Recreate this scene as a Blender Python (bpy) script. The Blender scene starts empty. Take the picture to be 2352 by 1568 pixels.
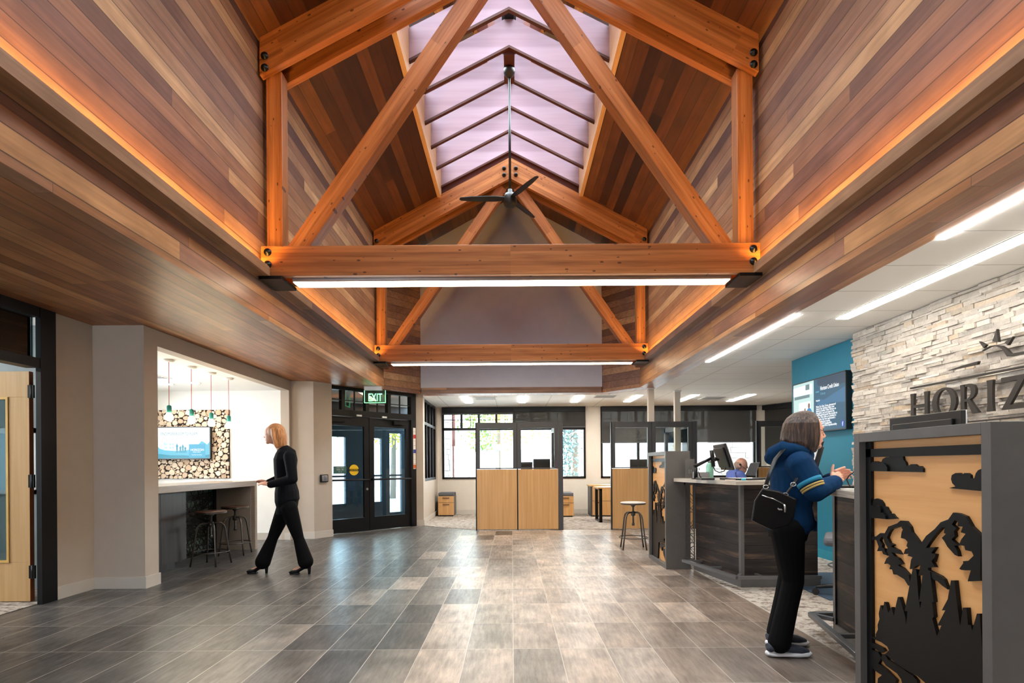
import bpy, bmesh, math, random
from mathutils import Vector, Matrix
from mathutils.geometry import tessellate_polygon
R = math.radians
random.seed(7)
SC = bpy.context.scene
COL = SC.collection
# ------------------------------------------------------------------ camera, sky, exposure
F, CX, HY, CH, ROLL = 1310.0, 1176.0, 1068.0, 1.2, 0.007
cam_d = bpy.data.cameras.new('camera'); cam = bpy.data.objects.new('camera', cam_d); COL.objects.link(cam)
cam.location = (0, 0, CH); cam.rotation_euler = (math.pi/2, ROLL, 0)
cam_d.sensor_width = 36; cam_d.lens = F/2352*36; cam_d.shift_y = (HY-784)/2352
cam_d.clip_start = 0.05; cam_d.clip_end = 300
SC.camera = cam
w = bpy.data.worlds.new('sky'); SC.world = w; w.use_nodes = True
bg = w.node_tree.nodes['Background']; bg.inputs[0].default_value = (0.87, 0.93, 1.0, 1); bg.inputs[1].default_value = 9.0
SC.view_settings.view_transform = 'Standard'; SC.view_settings.look = 'None'
SC.view_settings.exposure = 1.0; SC.view_settings.gamma = 1.0; SC.view_settings.use_curve_mapping = False
SC.cycles.max_bounces = 7; SC.cycles.diffuse_bounces = 4; SC.cycles.glossy_bounces = 3; SC.cycles.transparent_max_bounces = 12
SC.cycles.caustics_reflective = False; SC.cycles.caustics_refractive = False
SC.cycles.sample_clamp_indirect = 6.0
SC.cycles.use_denoising = True
def portal(loc, rot, sx, sy):
    l = bpy.data.lights.new('sky_portal', 'AREA'); l.shape = 'RECTANGLE'; l.size = sx; l.size_y = sy
    l.cycles.is_portal = True
    o = bpy.data.objects.new('sky_portal', l); COL.objects.link(o); o.location = loc; o.rotation_euler = rot
portal((0, 5.2, 7.2), (0, 0, 0), 2.4, 9.4)
portal((0.0, 14.2, 1.75), (R(-90), 0, 0), 3.6, 1.8)
portal((4.0, 14.2, 1.4), (R(-90), 0, 0), 3.8, 1.2)
portal((-6.35, 7.3, 1.65), (0, R(-90), 0), 1.4, 1.9)
portal((-3.3, -4.15, 1.15), (R(90), 0, 0), 1.8, 2.3)

# ------------------------------------------------------------------ pixel helpers
def unroll(px, py):
    dx, dy = px-CX, py-HY
    return dx - ROLL*dy, dy + ROLL*dx
def PY(px, py, Y):
    a, b = unroll(px, py); return Vector((a*Y/F, Y, CH - b*Y/F))
def PX(px, py, X):
    a, b = unroll(px, py); Y = X*F/a; return Vector((X, Y, CH - b*Y/F))

# ------------------------------------------------------------------ materials
def lin(c):
    f = lambda v: v/12.92 if v <= 0.04045 else ((v+0.055)/1.055)**2.4
    return tuple(f(v/255.0) for v in c) + (1.0,)
MATS = {}
class NT:
    def __init__(s, name):
        s.m = bpy.data.materials.new(name); s.m.use_nodes = True; s.t = s.m.node_tree; s.n = s.t.nodes; s.l = s.t.links
        s.b = s.n['Principled BSDF']; s.out = s.n['Material Output']
    def node(s, typ, **kw):
        n = s.n.new(typ)
        for k, v in kw.items(): setattr(n, k, v)
        return n
    def link(s, a, b): s.l.new(a, b)
    def val(s, sock, v):
        if isinstance(v, (int, float)): sock.default_value = v
        elif isinstance(v, tuple): sock.default_value = v
        else: s.link(v, sock)
    def math(s, op, a, b=0.0, c=0.0):
        n = s.node('ShaderNodeMath', operation=op); s.val(n.inputs[0], a); s.val(n.inputs[1], b); s.val(n.inputs[2], c); return n.outputs[0]
    def coords(s):
        tc = s.node('ShaderNodeTexCoord'); sp = s.node('ShaderNodeSeparateXYZ'); s.link(tc.outputs['Object'], sp.inputs[0])
        return tc.outputs['Object'], sp.outputs
    def comb(s, x, y, z):
        n = s.node('ShaderNodeCombineXYZ'); s.val(n.inputs[0], x); s.val(n.inputs[1], y); s.val(n.inputs[2], z); return n.outputs[0]
    def noise(s, vec, scale=5.0, detail=3.0, rough=0.55):
        n = s.node('ShaderNodeTexNoise'); s.link(vec, n.inputs['Vector']); n.inputs['Scale'].default_value = scale
        n.inputs['Detail'].default_value = detail; n.inputs['Roughness'].default_value = rough; return n.outputs[0]
    def white(s, vec):
        n = s.node('ShaderNodeTexWhiteNoise', noise_dimensions='3D'); s.link(vec, n.inputs[0]); return n.outputs[0]
    def ramp(s, fac, cols, interp='LINEAR'):
        n = s.node('ShaderNodeValToRGB'); cr = n.color_ramp; cr.interpolation = interp
        while len(cr.elements) < len(cols): cr.elements.new(0.5)
        for e, (p, c) in zip(cr.elements, cols): e.position = p; e.color = c if len(c) == 4 else lin(c)
        s.link(fac, n.inputs[0]); return n.outputs[0]
    def mix(s, fac, a, b, mode='MIX'):
        n = s.node('ShaderNodeMix', data_type='RGBA', blend_type=mode)
        s.val(n.inputs[0], fac); s.val(n.inputs[6], a); s.val(n.inputs[7], b); return n.outputs[2]
    def bump(s, h, strength=0.3, dist=0.01):
        n = s.node('ShaderNodeBump'); s.link(h, n.inputs['Height']); n.inputs['Strength'].default_value = strength
        n.inputs['Distance'].default_value = dist; s.link(n.outputs[0], s.b.inputs['Normal'])
    def base(s, v): s.val(s.b.inputs['Base Color'], v)
    def rough(s, v): s.val(s.b.inputs['Roughness'], v)
def plain(name, c, rough=0.6, metal=0.0, var=0.06, scale=6.0, bump=0.0, spec=None, coat=0.0):
    if name in MATS: return MATS[name]
    t = NT(name); vec, _ = t.coords(); n = t.noise(vec, scale, 4)
    a = lin(c); lo = tuple(x*(1-var) for x in a[:3]) + (1,); hi = tuple(min(1, x*(1+var)) for x in a[:3]) + (1,)
    t.base(t.ramp(n, [(0.3, lo), (0.7, hi)])); t.rough(rough); t.b.inputs['Metallic'].default_value = metal
    if spec is not None: t.b.inputs['Specular IOR Level'].default_value = spec
    if coat: t.b.inputs['Coat Weight'].default_value = coat
    if bump: t.bump(t.noise(vec, scale*20, 3), bump, 0.004)
    MATS[name] = t.m; return t.m
def emit(name, c, s):
    if name in MATS: return MATS[name]
    t = NT(name); t.base((0.02, 0.02, 0.02, 1)); t.b.inputs['Emission Color'].default_value = lin(c); t.b.inputs['Emission Strength'].default_value = s if s > 2 else s*0.55
    MATS[name] = t.m; return t.m
def planks(name, ac, al, width, length, cols, rough=0.45, dark=0.35, grain=0.35, coat=0.0, fine=True):
    t = NT(name); vec, xyz = t.coords()
    A = xyz[ac] if isinstance(ac, int) else None
    a = t.math('DIVIDE', xyz[ac], width); ia = t.math('FLOOR', a); fa = t.math('FRACT', a)
    r0 = t.white(t.comb(ia, 3.3, 1.7))
    b = t.math('ADD', t.math('DIVIDE', xyz[al], length), t.math('MULTIPLY', r0, 7.0)); ib = t.math('FLOOR', b); fb = t.math('FRACT', b)
    rnd = t.white(t.comb(ia, ib, 0.5)); rnd2 = t.white(t.comb(ib, ia, 9.5))
    col = t.ramp(rnd, cols)
    sv = [0, 0, 0]
    sv[ac] = t.math('MULTIPLY', xyz[ac], 26.0); sv[al] = t.math('MULTIPLY', xyz[al], 1.3)
    k = 3-ac-al; sv[k] = t.math('MULTIPLY', xyz[k], 26.0)
    off = t.math('MULTIPLY', rnd2, 40.0); sv[al] = t.math('ADD', sv[al], off)
    g = t.noise(t.comb(*sv), 1.0, 5, 0.6)
    sv2 = list(sv); sv2[ac] = t.math('MULTIPLY', xyz[ac], 3.5); sv2[k] = t.math('MULTIPLY', xyz[k], 3.5)
    sv2[al] = t.math('ADD', t.math('MULTIPLY', xyz[al], 2.2), off)
    g2 = t.noise(t.comb(*sv2), 1.0, 3)
    gr = t.ramp(g, [(0.28, (1-grain,)*3+(1,)), (0.7, (1+grain*0.4,)*3+(1,))])
    gr2 = t.ramp(g2, [(0.3, (0.75, 0.72, 0.7, 1)), (0.65, (1.1, 1.1, 1.1, 1))])
    col = t.mix(1.0, col, gr, 'MULTIPLY'); col = t.mix(1.0, col, gr2, 'MULTIPLY')
    e = t.math('MINIMUM', fa, t.math('SUBTRACT', 1.0, fa))
    seam = t.math('LESS_THAN', e, 0.0035/width)
    e2 = t.math('MINIMUM', fb, t.math('SUBTRACT', 1.0, fb)); seam2 = t.math('LESS_THAN', e2, 0.0015/length)
    s = t.math('MAXIMUM', seam, seam2)
    t.base(t.mix(t.math('MULTIPLY', s, 0.75), col, (0.015, 0.008, 0.005, 1)))
    t.rough(rough)
    if coat: t.b.inputs['Coat Weight'].default_value = coat; t.b.inputs['Coat Roughness'].default_value = 0.2
    h = t.math('SUBTRACT', t.math('MULTIPLY', g, 0.25), s); t.bump(h, 0.35, 0.004)
    MATS[name] = t.m; return t.m
CEDAR = [(0.0, (90, 66, 60)), (0.18, (130, 92, 72)), (0.36, (160, 118, 86)), (0.52, (116, 84, 74)), (0.7, (180, 138, 98)), (0.85, (142, 102, 80)), (1.0, (192, 154, 114))]
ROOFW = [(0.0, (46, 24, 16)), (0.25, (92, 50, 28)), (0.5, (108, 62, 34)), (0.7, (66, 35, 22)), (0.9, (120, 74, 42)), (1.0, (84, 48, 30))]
M_wallw = planks('cedar_wall_boards', 2, 1, 0.128, 5.5, CEDAR, 0.42)
M_wallx = planks('cedar_wall_boards_across', 2, 0, 0.128, 3.2, CEDAR, 0.42)
M_soff = planks('cedar_soffit_boards', 0, 1, 0.13, 3.0, [(0.0, (138, 82, 48)), (0.3, (176, 114, 70)), (0.6, (152, 94, 56)), (0.8, (196, 136, 86)), (1.0, (166, 104, 62))], 0.4)
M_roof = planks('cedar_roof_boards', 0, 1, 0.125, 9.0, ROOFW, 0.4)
def timber():
    t = NT('glulam_timber'); vec, xyz = t.coords()
    lam = t.math('FLOOR', t.math('DIVIDE', xyz[2], 0.045))
    rnd = t.white(t.comb(lam, t.math('FLOOR', t.math('MULTIPLY', xyz[0], 0.4)), 0.3))
    col = t.ramp(rnd, [(0, (146, 88, 44)), (0.35, (178, 112, 60)), (0.7, (160, 98, 50)), (1, (194, 130, 76))])
    g = t.noise(t.comb(t.math('MULTIPLY', xyz[0], 1.5), t.math('MULTIPLY', xyz[1], 40), t.math('MULTIPLY', xyz[2], 40)), 1.0, 5)
    col = t.mix(1.0, col, t.ramp(g, [(0.3, (0.62, 0.56, 0.5, 1)), (0.5, (0.96, 0.95, 0.94, 1)), (0.7, (1.16, 1.16, 1.16, 1))]), 'MULTIPLY')
    v = t.node('ShaderNodeTexVoronoi'); v.inputs['Scale'].default_value = 1.0
    t.link(t.comb(t.math('MULTIPLY', xyz[0], 9.5), t.math('MULTIPLY', t.math('ADD', xyz[1], 3.0), 3), t.math('MULTIPLY', xyz[2], 20)), v.inputs['Vector'])
    r2 = t.white(v.outputs['Position']) if 'Position' in v.outputs else v.outputs[1]
    k = t.math('LESS_THAN', v.outputs['Distance'], t.math('ADD', t.math('MULTIPLY', r2, 0.2), 0.0))
    col = t.mix(t.math('MULTIPLY', k, 0.8), col, (0.05, 0.015, 0.008, 1))
    t.base(col); t.rough(0.4); t.bump(g, 0.12, 0.003); return t.m
M_timber = timber()
def floor_tile():
    t = NT('stone_look_floor_tile'); vec, xyz = t.coords(); W_, L_ = 0.303, 0.606
    a = t.math('DIVIDE', t.math('ADD', xyz[0], 0.0), W_); b = t.math('DIVIDE', t.math('ADD', xyz[1], -0.094), L_)
    ia = t.math('FLOOR', a); ib = t.math('FLOOR', b); fa = t.math('FRACT', a); fb = t.math('FRACT', b)
    rnd = t.white(t.comb(ia, ib, 0.7)); rnd2 = t.white(t.comb(ib, ia, 4.7))
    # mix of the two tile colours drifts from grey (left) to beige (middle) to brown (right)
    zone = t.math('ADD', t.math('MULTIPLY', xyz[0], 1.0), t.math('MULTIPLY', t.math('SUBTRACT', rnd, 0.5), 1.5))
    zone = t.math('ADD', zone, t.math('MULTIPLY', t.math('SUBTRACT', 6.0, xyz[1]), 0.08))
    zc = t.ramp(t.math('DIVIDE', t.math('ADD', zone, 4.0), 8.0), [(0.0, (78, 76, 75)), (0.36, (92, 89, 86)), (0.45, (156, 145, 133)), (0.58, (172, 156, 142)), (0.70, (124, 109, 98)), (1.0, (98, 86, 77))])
    var = t.ramp(rnd2, [(0, (0.7, 0.71, 0.73, 1)), (0.25, (0.95, 0.95, 0.95, 1)), (1, (1.1, 1.09, 1.07, 1))])
    col = t.mix(1.0, zc, var, 'MULTIPLY')
    off = t.math('MULTIPLY', rnd, 30)
    cl = t.noise(t.comb(t.math('ADD', xyz[0], off), t.math('MULTIPLY', xyz[1], 0.7), off), 5.0, 2, 0.5)
    sc = t.noise(t.comb(t.math('MULTIPLY', xyz[0], 26), t.math('MULTIPLY', xyz[1], 3.0), off), 1.6, 6, 0.75)
    col = t.mix(1.0, col, t.ramp(cl, [(0.3, (0.68, 0.68, 0.68, 1)), (0.5, (0.98, 0.98, 0.98, 1)), (0.7, (1.34, 1.32, 1.3, 1))]), 'MULTIPLY')
    col = t.mix(1.0, col, t.ramp(sc, [(0.35, (0.72, 0.72, 0.72, 1)), (0.58, (1.05, 1.05, 1.05, 1)), (0.72, (1.4, 1.38, 1.36, 1))]), 'MULTIPLY')
    ea = t.math('MINIMUM', fa, t.math('SUBTRACT', 1.0, fa)); eb = t.math('MINIMUM', fb, t.math('SUBTRACT', 1.0, fb))
    g = t.math('MAXIMUM', t.math('LESS_THAN', ea, 0.0024/W_), t.math('LESS_THAN', eb, 0.0022/L_))
    t.base(t.mix(t.math('MULTIPLY', g, 0.85), col, lin((190, 182, 172))))
    t.rough(t.ramp(sc, [(0.3, (0.42,)*3+(1,)), (0.7, (0.27,)*3+(1,))]))
    t.bump(t.math('SUBTRACT', t.math('MULTIPLY', sc, 0.25), g), 0.12, 0.001)
    return t.m
M_floor = floor_tile()
def carpet_mat():
    t = NT('patterned_carpet'); vec, xyz = t.coords()
    n = t.noise(t.comb(xyz[0], t.math('MULTIPLY', xyz[1], 1.3), 0.0), 9.0, 8, 0.82)
    t.base(t.ramp(n, [(0.36, (78, 68, 60)), (0.46, (132, 120, 110)), (0.53, (184, 176, 166)), (0.6, (168, 158, 148)), (0.68, (108, 98, 90))]))
    t.rough(0.95); t.bump(t.noise(vec, 300, 2), 0.4, 0.004); return t.m
M_carpet = carpet_mat()
def ceil_tile():
    t = NT('white_ceiling_tile'); vec, xyz = t.coords()
    fa = t.math('FRACT', t.math('DIVIDE', t.math('ADD', xyz[0], 0.35), 1.17)); fb = t.math('FRACT', t.math('DIVIDE', t.math('ADD', xyz[1], 0.15), 0.61))
    g = t.math('MAXIMUM', t.math('LESS_THAN', fa, 0.009), t.math('LESS_THAN', fb, 0.014))
    t.base(t.mix(t.math('MULTIPLY', g, 0.7), lin((246, 246, 244)), lin((140, 140, 138)))); t.rough(0.8)
    t.bump(t.noise(vec, 220, 2), 0.12, 0.002); return t.m
M_ceil = ceil_tile()
def grainwood(name, c1, c2, ax=2, sc=1.0, rough=0.4):
    t = NT(name); vec, xyz = t.coords(); s = [t.math('MULTIPLY', xyz[i], (1.2 if i == ax else 30)*sc) for i in range(3)]
    n = t.noise(t.comb(*s), 1.0, 5); t.base(t.ramp(n, [(0.3, c1), (0.7, c2)])); t.rough(rough); t.bump(n, 0.06, 0.002); MATS[name] = t.m; return t.m
M_maple = grainwood('maple_laminate', (196, 150, 94), (212, 168, 112))
M_mapley = grainwood('maple_backing_board', (216, 158, 96), (230, 176, 114), 1)
M_mdoor = grainwood('maple_door_veneer', (206, 166, 112), (222, 186, 136))
M_orange = grainwood('door_edge_wood', (150, 76, 30), (170, 92, 42))
M_cab = grainwood('dark_grey_woodgrain', (28, 25, 25), (50, 44, 44))
M_curb = grainwood('pale_fir_curb', (196, 150, 106), (216, 174, 130), 1)
M_baf = grainwood('red_plywood_sky_sheen', (150, 124, 136), (200, 180, 196), 0, 0.12, 0.2)  # reddish plywood, with the pale lavender sky sheen put into its colour
M_bafe = plain('baffle_edge_paint', (78, 36, 26), 0.5)
M_seat = grainwood('walnut_stool_seat', (66, 44, 34), (104, 74, 56), 0)
M_seatl = grainwood('pale_worn_stool_seat', (196, 184, 170), (222, 212, 200), 0)
def desk_planks():
    t = NT('dark_barn_planks'); vec, xyz = t.coords()
    a = t.math('DIVIDE', xyz[2], 0.135); ia = t.math('FLOOR', a); fa = t.math('FRACT', a); al = t.math('ADD', xyz[0], xyz[1])
    rnd = t.white(t.comb(ia, 2.2, 0.5))
    off = t.math('MULTIPLY', rnd, 30)
    g = t.noise(t.comb(t.math('ADD', t.math('MULTIPLY', al, 1.6), off), t.math('MULTIPLY', xyz[2], 12), off), 1.0, 6, 0.65)
    t.base(t.mix(t.math('LESS_THAN', fa, 0.04), t.ramp(g, [(0.3, (24, 22, 23)), (0.55, (52, 46, 44)), (0.66, (92, 74, 60)), (0.75, (58, 50, 46))]), (0.004, 0.004, 0.004, 1)))
    t.rough(0.5); t.b.inputs['Specular IOR Level'].default_value = 0.3; t.bump(g, 0.15, 0.004); return t.m
M_desk = desk_planks()
def counter_mat(name, c1, c2):
    t = NT(name); vec, xyz = t.coords(); al = t.math('ADD', t.math('MULTIPLY', xyz[0], 0.4), xyz[1])
    n = t.noise(t.comb(t.math('MULTIPLY', al, 2.0), t.math('MULTIPLY', xyz[2], 60), t.math('MULTIPLY', xyz[0], 2)), 1.5, 5)
    t.base(t.ramp(n, [(0.35, c1), (0.65, c2)])); t.rough(0.25); return t.m
M_ctop = counter_mat('pale_woodgrain_counter', (168, 156, 142), (204, 194, 180))
M_ntop = counter_mat('taupe_quartz', (160, 146, 132), (176, 162, 148))
M_greige = plain('greige_paint', (186, 174, 160), 0.75, var=0.03)
M_base = plain('baseboard_paint', (196, 190, 180), 0.55, var=0.02)
M_white = plain('white_paint', (240, 240, 236), 0.7, var=0.02)
M_ivory = plain('ivory_paint', (214, 206, 194), 0.75, var=0.02)
M_gable = plain('grey_gable_paint', (176, 176, 186), 0.8, var=0.03)
M_teal = plain('teal_paint', (0, 120, 150), 0.55, var=0.03)
M_black = plain('black_metal', (10, 10, 11), 0.4, 0.0, bump=0.02, spec=0.3)
M_frame = plain('black_frame_metal', (13, 14, 17), 0.45, 0.0, spec=0.3)
M_dgrey = plain('charcoal_frame', (66, 67, 70), 0.45)
M_unit = plain('bronze_grey_laminate', (92, 90, 88), 0.45, bump=0.05, scale=10)
M_relief = plain('black_acrylic', (8, 9, 11), 0.4, spec=0.25)
M_steel = plain('gunmetal_stool', (92, 88, 84), 0.35, 0.9, bump=0.05)
M_alu = plain('brushed_aluminium', (190, 190, 190), 0.3, 0.9)
M_gilt = plain('gilt_bead', (226, 188, 110), 0.4)
M_tealp = plain('teal_socket', (30, 132, 128), 0.5)
M_cord = plain('pink_red_cord', (196, 92, 88), 0.8)
M_conc = plain('taupe_concrete', (158, 150, 140), 0.6, bump=0.1)
M_bar = plain('bark_dark', (30, 20, 16), 0.8)
M_plas = plain('black_plastic', (24, 25, 27), 0.4)
M_gplas = plain('grey_plastic', (150, 152, 154), 0.4)
M_wplas = plain('white_plastic', (226, 228, 230), 0.35)
M_paper = plain('white_paper', (236, 234, 228), 0.8)
M_mint = plain('mint_plastic', (150, 214, 190), 0.3)
M_cyan = plain('cyan_plastic', (60, 170, 196), 0.4)
M_green = plain('exit_green', (30, 160, 80), 0.4)
M_yel = plain('yellow_sticker', (238, 196, 24), 0.5)
M_red = plain('red_block', (200, 44, 34), 0.5); M_blu = plain('blue_block', (30, 60, 150), 0.5); M_org = plain('orange_block', (230, 110, 40), 0.5)
M_sgrn = plain('green_notice', (60, 104, 98), 0.5)
M_sofa = plain('grey_cushion_fabric', (96, 98, 104), 0.9, bump=0.2)
M_letter = plain('dark_bronze_letters', (50, 46, 43), 0.55, 0.0, spec=0.25)
def stone_mat():
    t = NT('white_ledgestone'); vec, xyz = t.coords(); gi = t.node('ShaderNodeNewGeometry')
    col = t.ramp(gi.outputs['Random Per Island'], [(0, (166, 162, 156)), (0.3, (204, 198, 190)), (0.6, (188, 182, 173)), (0.8, (216, 212, 205)), (0.93, (198, 180, 156)), (1, (164, 163, 162))])
    n = t.noise(vec, 18, 6, 0.7)
    t.base(t.mix(1.0, col, t.ramp(n, [(0.3, (0.8, 0.8, 0.8, 1)), (0.6, (1.06, 1.05, 1.04, 1))]), 'MULTIPLY')); t.rough(0.85)
    t.bump(n, 0.7, 0.02); return t.m
M_stone = stone_mat()
def slice_mat():
    t = NT('log_slice_wood'); vec, xyz = t.coords(); gi = t.node('ShaderNodeNewGeometry')
    col = t.ramp(gi.outputs['Random Per Island'], [(0, (206, 180, 152)), (0.4, (228, 208, 184)), (0.7, (192, 160, 130)), (1, (238, 224, 204))])
    n = t.noise(vec, 40, 4); t.base(t.mix(1.0, col, t.ramp(n, [(0.3, (0.85,)*3+(1,)), (0.7, (1.05,)*3+(1,))]), 'MULTIPLY')); t.rough(0.7); return t.m
M_slice = slice_mat()
def glass(name, tint=(1, 1, 1, 1), refl=0.08, rough=0.0):
    t = NT(name); tr = t.node('ShaderNodeBsdfTransparent'); tr.inputs[0].default_value = tint
    gl = t.node('ShaderNodeBsdfGlossy'); gl.inputs['Roughness'].default_value = rough
    fr = t.node('ShaderNodeFresnel'); fr.inputs[0].default_value = 1.45
    f = t.math('MULTIPLY', fr.outputs[0], refl/0.04*0.5)
    mx = t.node('ShaderNodeMixShader'); t.link(f, mx.inputs[0]); t.link(tr.outputs[0], mx.inputs[1]); t.link(gl.outputs[0], mx.inputs[2])
    t.link(mx.outputs[0], t.out.inputs[0]); return t.m
M_glass = glass('clear_glass', (0.93, 0.97, 0.97, 1))
M_tglass = glass('blue_tinted_glass', (0.62, 0.74, 0.8, 1), 0.08)
M_oglass = glass('grey_teal_glass', (0.55, 0.64, 0.66, 1), 0.12)
def blind_mat():
    t = NT('screen_blind'); tr = t.node('ShaderNodeBsdfTransparent'); tr.inputs[0].default_value = (0.95, 0.92, 0.88, 1)
    t.base(lin((52, 50, 48))); t.rough(0.9)
    mx = t.node('ShaderNodeMixShader'); mx.inputs[0].default_value = 0.93
    t.link(tr.outputs[0], mx.inputs[1]); t.link(t.b.outputs[0], mx.inputs[2]); t.link(mx.outputs[0], t.out.inputs[0]); return t.m
M_blind = blind_mat()
M_lamp = emit('white_lamp_glow', (255, 232, 196), 13.0)
M_lampc = emit('ceiling_lamp_glow', (255, 250, 242), 30.0)
M_led = emit('amber_led', (255, 192, 96), 58.0)
M_bulb = emit('warm_bulb_glow', (255, 226, 180), 40.0)
M_down = emit('downlight_glow', (255, 246, 230), 60.0)
M_exit = emit('exit_letter_glow', (120, 255, 160), 2.2)

# ------------------------------------------------------------------ mesh helpers
WP = {}
def wloc(o): return WP.get(o.name, Vector((0, 0, 0))) if o else Vector((0, 0, 0))
def tag(o, label=None, cat=None, group=None, kind=None):
    if label: o['label'] = label
    if cat: o['category'] = cat
    if group: o['group'] = group
    if kind: o['kind'] = kind
    return o
def thing(name, label, cat, loc=(0, 0, 0), group=None, kind=None):
    o = bpy.data.objects.new(name, None); COL.objects.link(o); o.location = loc; o.empty_display_size = 0.1
    WP[o.name] = Vector(loc); return tag(o, label, cat, group, kind)
class MB:
    def __init__(s): s.v = []; s.f = []; s.sm = []; s.M = None
    def add(s, vs, fs, smooth=False):
        b = len(s.v)
        for p in vs:
            p = Vector(p); s.v.append(s.M @ p if s.M else p)
        for f in fs: s.f.append(tuple(b+i for i in f)); s.sm.append(smooth)
        return s
    def box(s, x0, x1, y0, y1, z0, z1):
        vs = [(x, y, z) for z in (z0, z1) for y in (y0, y1) for x in (x0, x1)]
        return s.add(vs, [(0, 2, 3, 1), (4, 5, 7, 6), (0, 1, 5, 4), (1, 3, 7, 5), (3, 2, 6, 7), (2, 0, 4, 6)])
    def prism(s, poly, z0, z1, fn=None):
        n = len(poly); fn = fn or (lambda a, b, c: (a, b, c))
        vs = [fn(p[0], p[1], z0) for p in poly] + [fn(p[0], p[1], z1) for p in poly]
        tri = tessellate_polygon([[Vector((p[0], p[1], 0)) for p in poly]])
        fs = [tuple(t) for t in tri] + [tuple(n+i for i in reversed(t)) for t in tri]
        fs += [(i, (i+1) % n, n+(i+1) % n, n+i) for i in range(n)]
        return s.add(vs, fs)
    def poly(s, pts):
        tri = tessellate_polygon([[Vector(p) for p in pts]])
        return s.add(pts, [tuple(t) for t in tri])
    def cyl(s, p0, p1, r0, r1=None, n=16, caps=True):
        return s.tube([p0, p1], [r0, r0 if r1 is None else r1], n, caps)
    def tube(s, pts, r, n=10, caps=True, flat=1.0):
        pts = [Vector(p) for p in pts]
        if isinstance(r, (int, float)): r = [r]*len(pts)
        vs = []; up = None
        for i, p in enumerate(pts):
            d = (pts[min(i+1, len(pts)-1)] - pts[max(i-1, 0)]).normalized()
            if up is None: up = Vector((0, 0, 1)) if abs(d.z) < 0.9 else Vector((1, 0, 0))
            sd = d.cross(up).normalized(); up = sd.cross(d).normalized()
            for k in range(n):
                a = 2*math.pi*k/n; vs.append(p + sd*(math.cos(a)*r[i]) + up*(math.sin(a)*r[i]*flat))
        m = len(pts); fs = [(i*n+k, i*n+(k+1) % n, (i+1)*n+(k+1) % n, (i+1)*n+k) for i in range(m-1) for k in range(n)]
        s.add(vs, fs, True)
        if caps:
            b = len(s.v)-len(vs); s.f.append(tuple(b+k for k in reversed(range(n)))); s.sm.append(False)
            s.f.append(tuple(b+(m-1)*n+k for k in range(n))); s.sm.append(False)
        return s
    def lathe(s, prof, c=(0, 0, 0), n=24, axis='z'):
        vs = []
        for (r, h) in prof:
            for k in range(n):
                a = 2*math.pi*k/n; x, y, z = r*math.cos(a), r*math.sin(a), h
                if axis == 'y': x, y, z = x, z, y
                if axis == 'x': x, y, z = z, x, y
                vs.append((c[0]+x, c[1]+y, c[2]+z))
        m = len(prof); fs = [(i*n+k, i*n+(k+1) % n, (i+1)*n+(k+1) % n, (i+1)*n+k) for i in range(m-1) for k in range(n)]
        return s.add(vs, fs, True)
    def ball(s, c, r, n=14, m=9, rot=None):
        if isinstance(r, (int, float)): r = (r, r, r)
        vs = []; c = Vector(c)
        for i in range(m+1):
            th = math.pi*i/m
            for k in range(n):
                a = 2*math.pi*k/n; p = Vector((r[0]*math.sin(th)*math.cos(a), r[1]*math.sin(th)*math.sin(a), r[2]*math.cos(th)))
                vs.append(c + (rot @ p if rot else p))
        fs = [(i*n+k, (i+1)*n+k, (i+1)*n+(k+1) % n, i*n+(k+1) % n) for i in range(m) for k in range(n)]
        return s.add(vs, fs, True)
    def capsule(s, p0, r0, p1, r1, n=14):
        p0, p1 = Vector(p0), Vector(p1); d = (p1-p0)
        L = d.length or 1e-6; d /= L; pts = []; rr = []
        for i in range(5):
            a = math.pi/2*(i+0.15)/5; pts.append(p0 - d*(r0*math.cos(a))); rr.append(r0*math.sin(a))
        pts.append(p0); rr.append(r0); pts.append(p1); rr.append(r1)
        for i in range(4, -1, -1):
            a = math.pi/2*(i+0.15)/5; pts.append(p1 + d*(r1*math.cos(a))); rr.append(r1*math.sin(a))
        return s.tube(pts, rr, n)
    def build(s, name, mat, parent=None, bevel=0.0, loc=None, fix=False):
        o_ = Vector(loc) if loc is not None else wloc(parent)
        me = bpy.data.meshes.new(name); me.from_pydata([v - o_ for v in s.v], [], s.f); me.polygons.foreach_set('use_smooth', s.sm)
        me.materials.append(mat); me.validate(); me.update()
        bm = bmesh.new(); bm.from_mesh(me)
        if fix: bmesh.ops.remove_doubles(bm, verts=bm.verts, dist=1e-5)
        bmesh.ops.recalc_face_normals(bm, faces=bm.faces); bm.to_mesh(me); bm.free()
        o = bpy.data.objects.new(name, me); COL.objects.link(o)
        if parent: o.parent = parent; WP[o.name] = o_
        else: o.location = o_; WP[o.name] = o_
        if bevel:
            b = o.modifiers.new('bevel', 'BEVEL'); b.width = bevel; b.segments = 2; b.limit_method = 'ANGLE'
        return o
def bx(*a): return MB().box(*a)
def struct(o, label=None): o['kind'] = 'structure'; 
def S(name, mb, mat, bevel=0.0):
    o = mb.build(name, mat, bevel=bevel); o['kind'] = 'structure'; return o
def copy_tree(o, parent=None):
    c = o.copy(); COL.objects.link(c); c.parent = parent
    WP[c.name] = wloc(o)
    for ch in list(o.children): copy_tree(ch, c)
    return c
def place(c, loc, rz=0.0, label=None):
    c.location = loc; c.rotation_euler = (0, 0, rz); WP[c.name] = Vector(loc)
    if label: c['label'] = label
    return c
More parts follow.
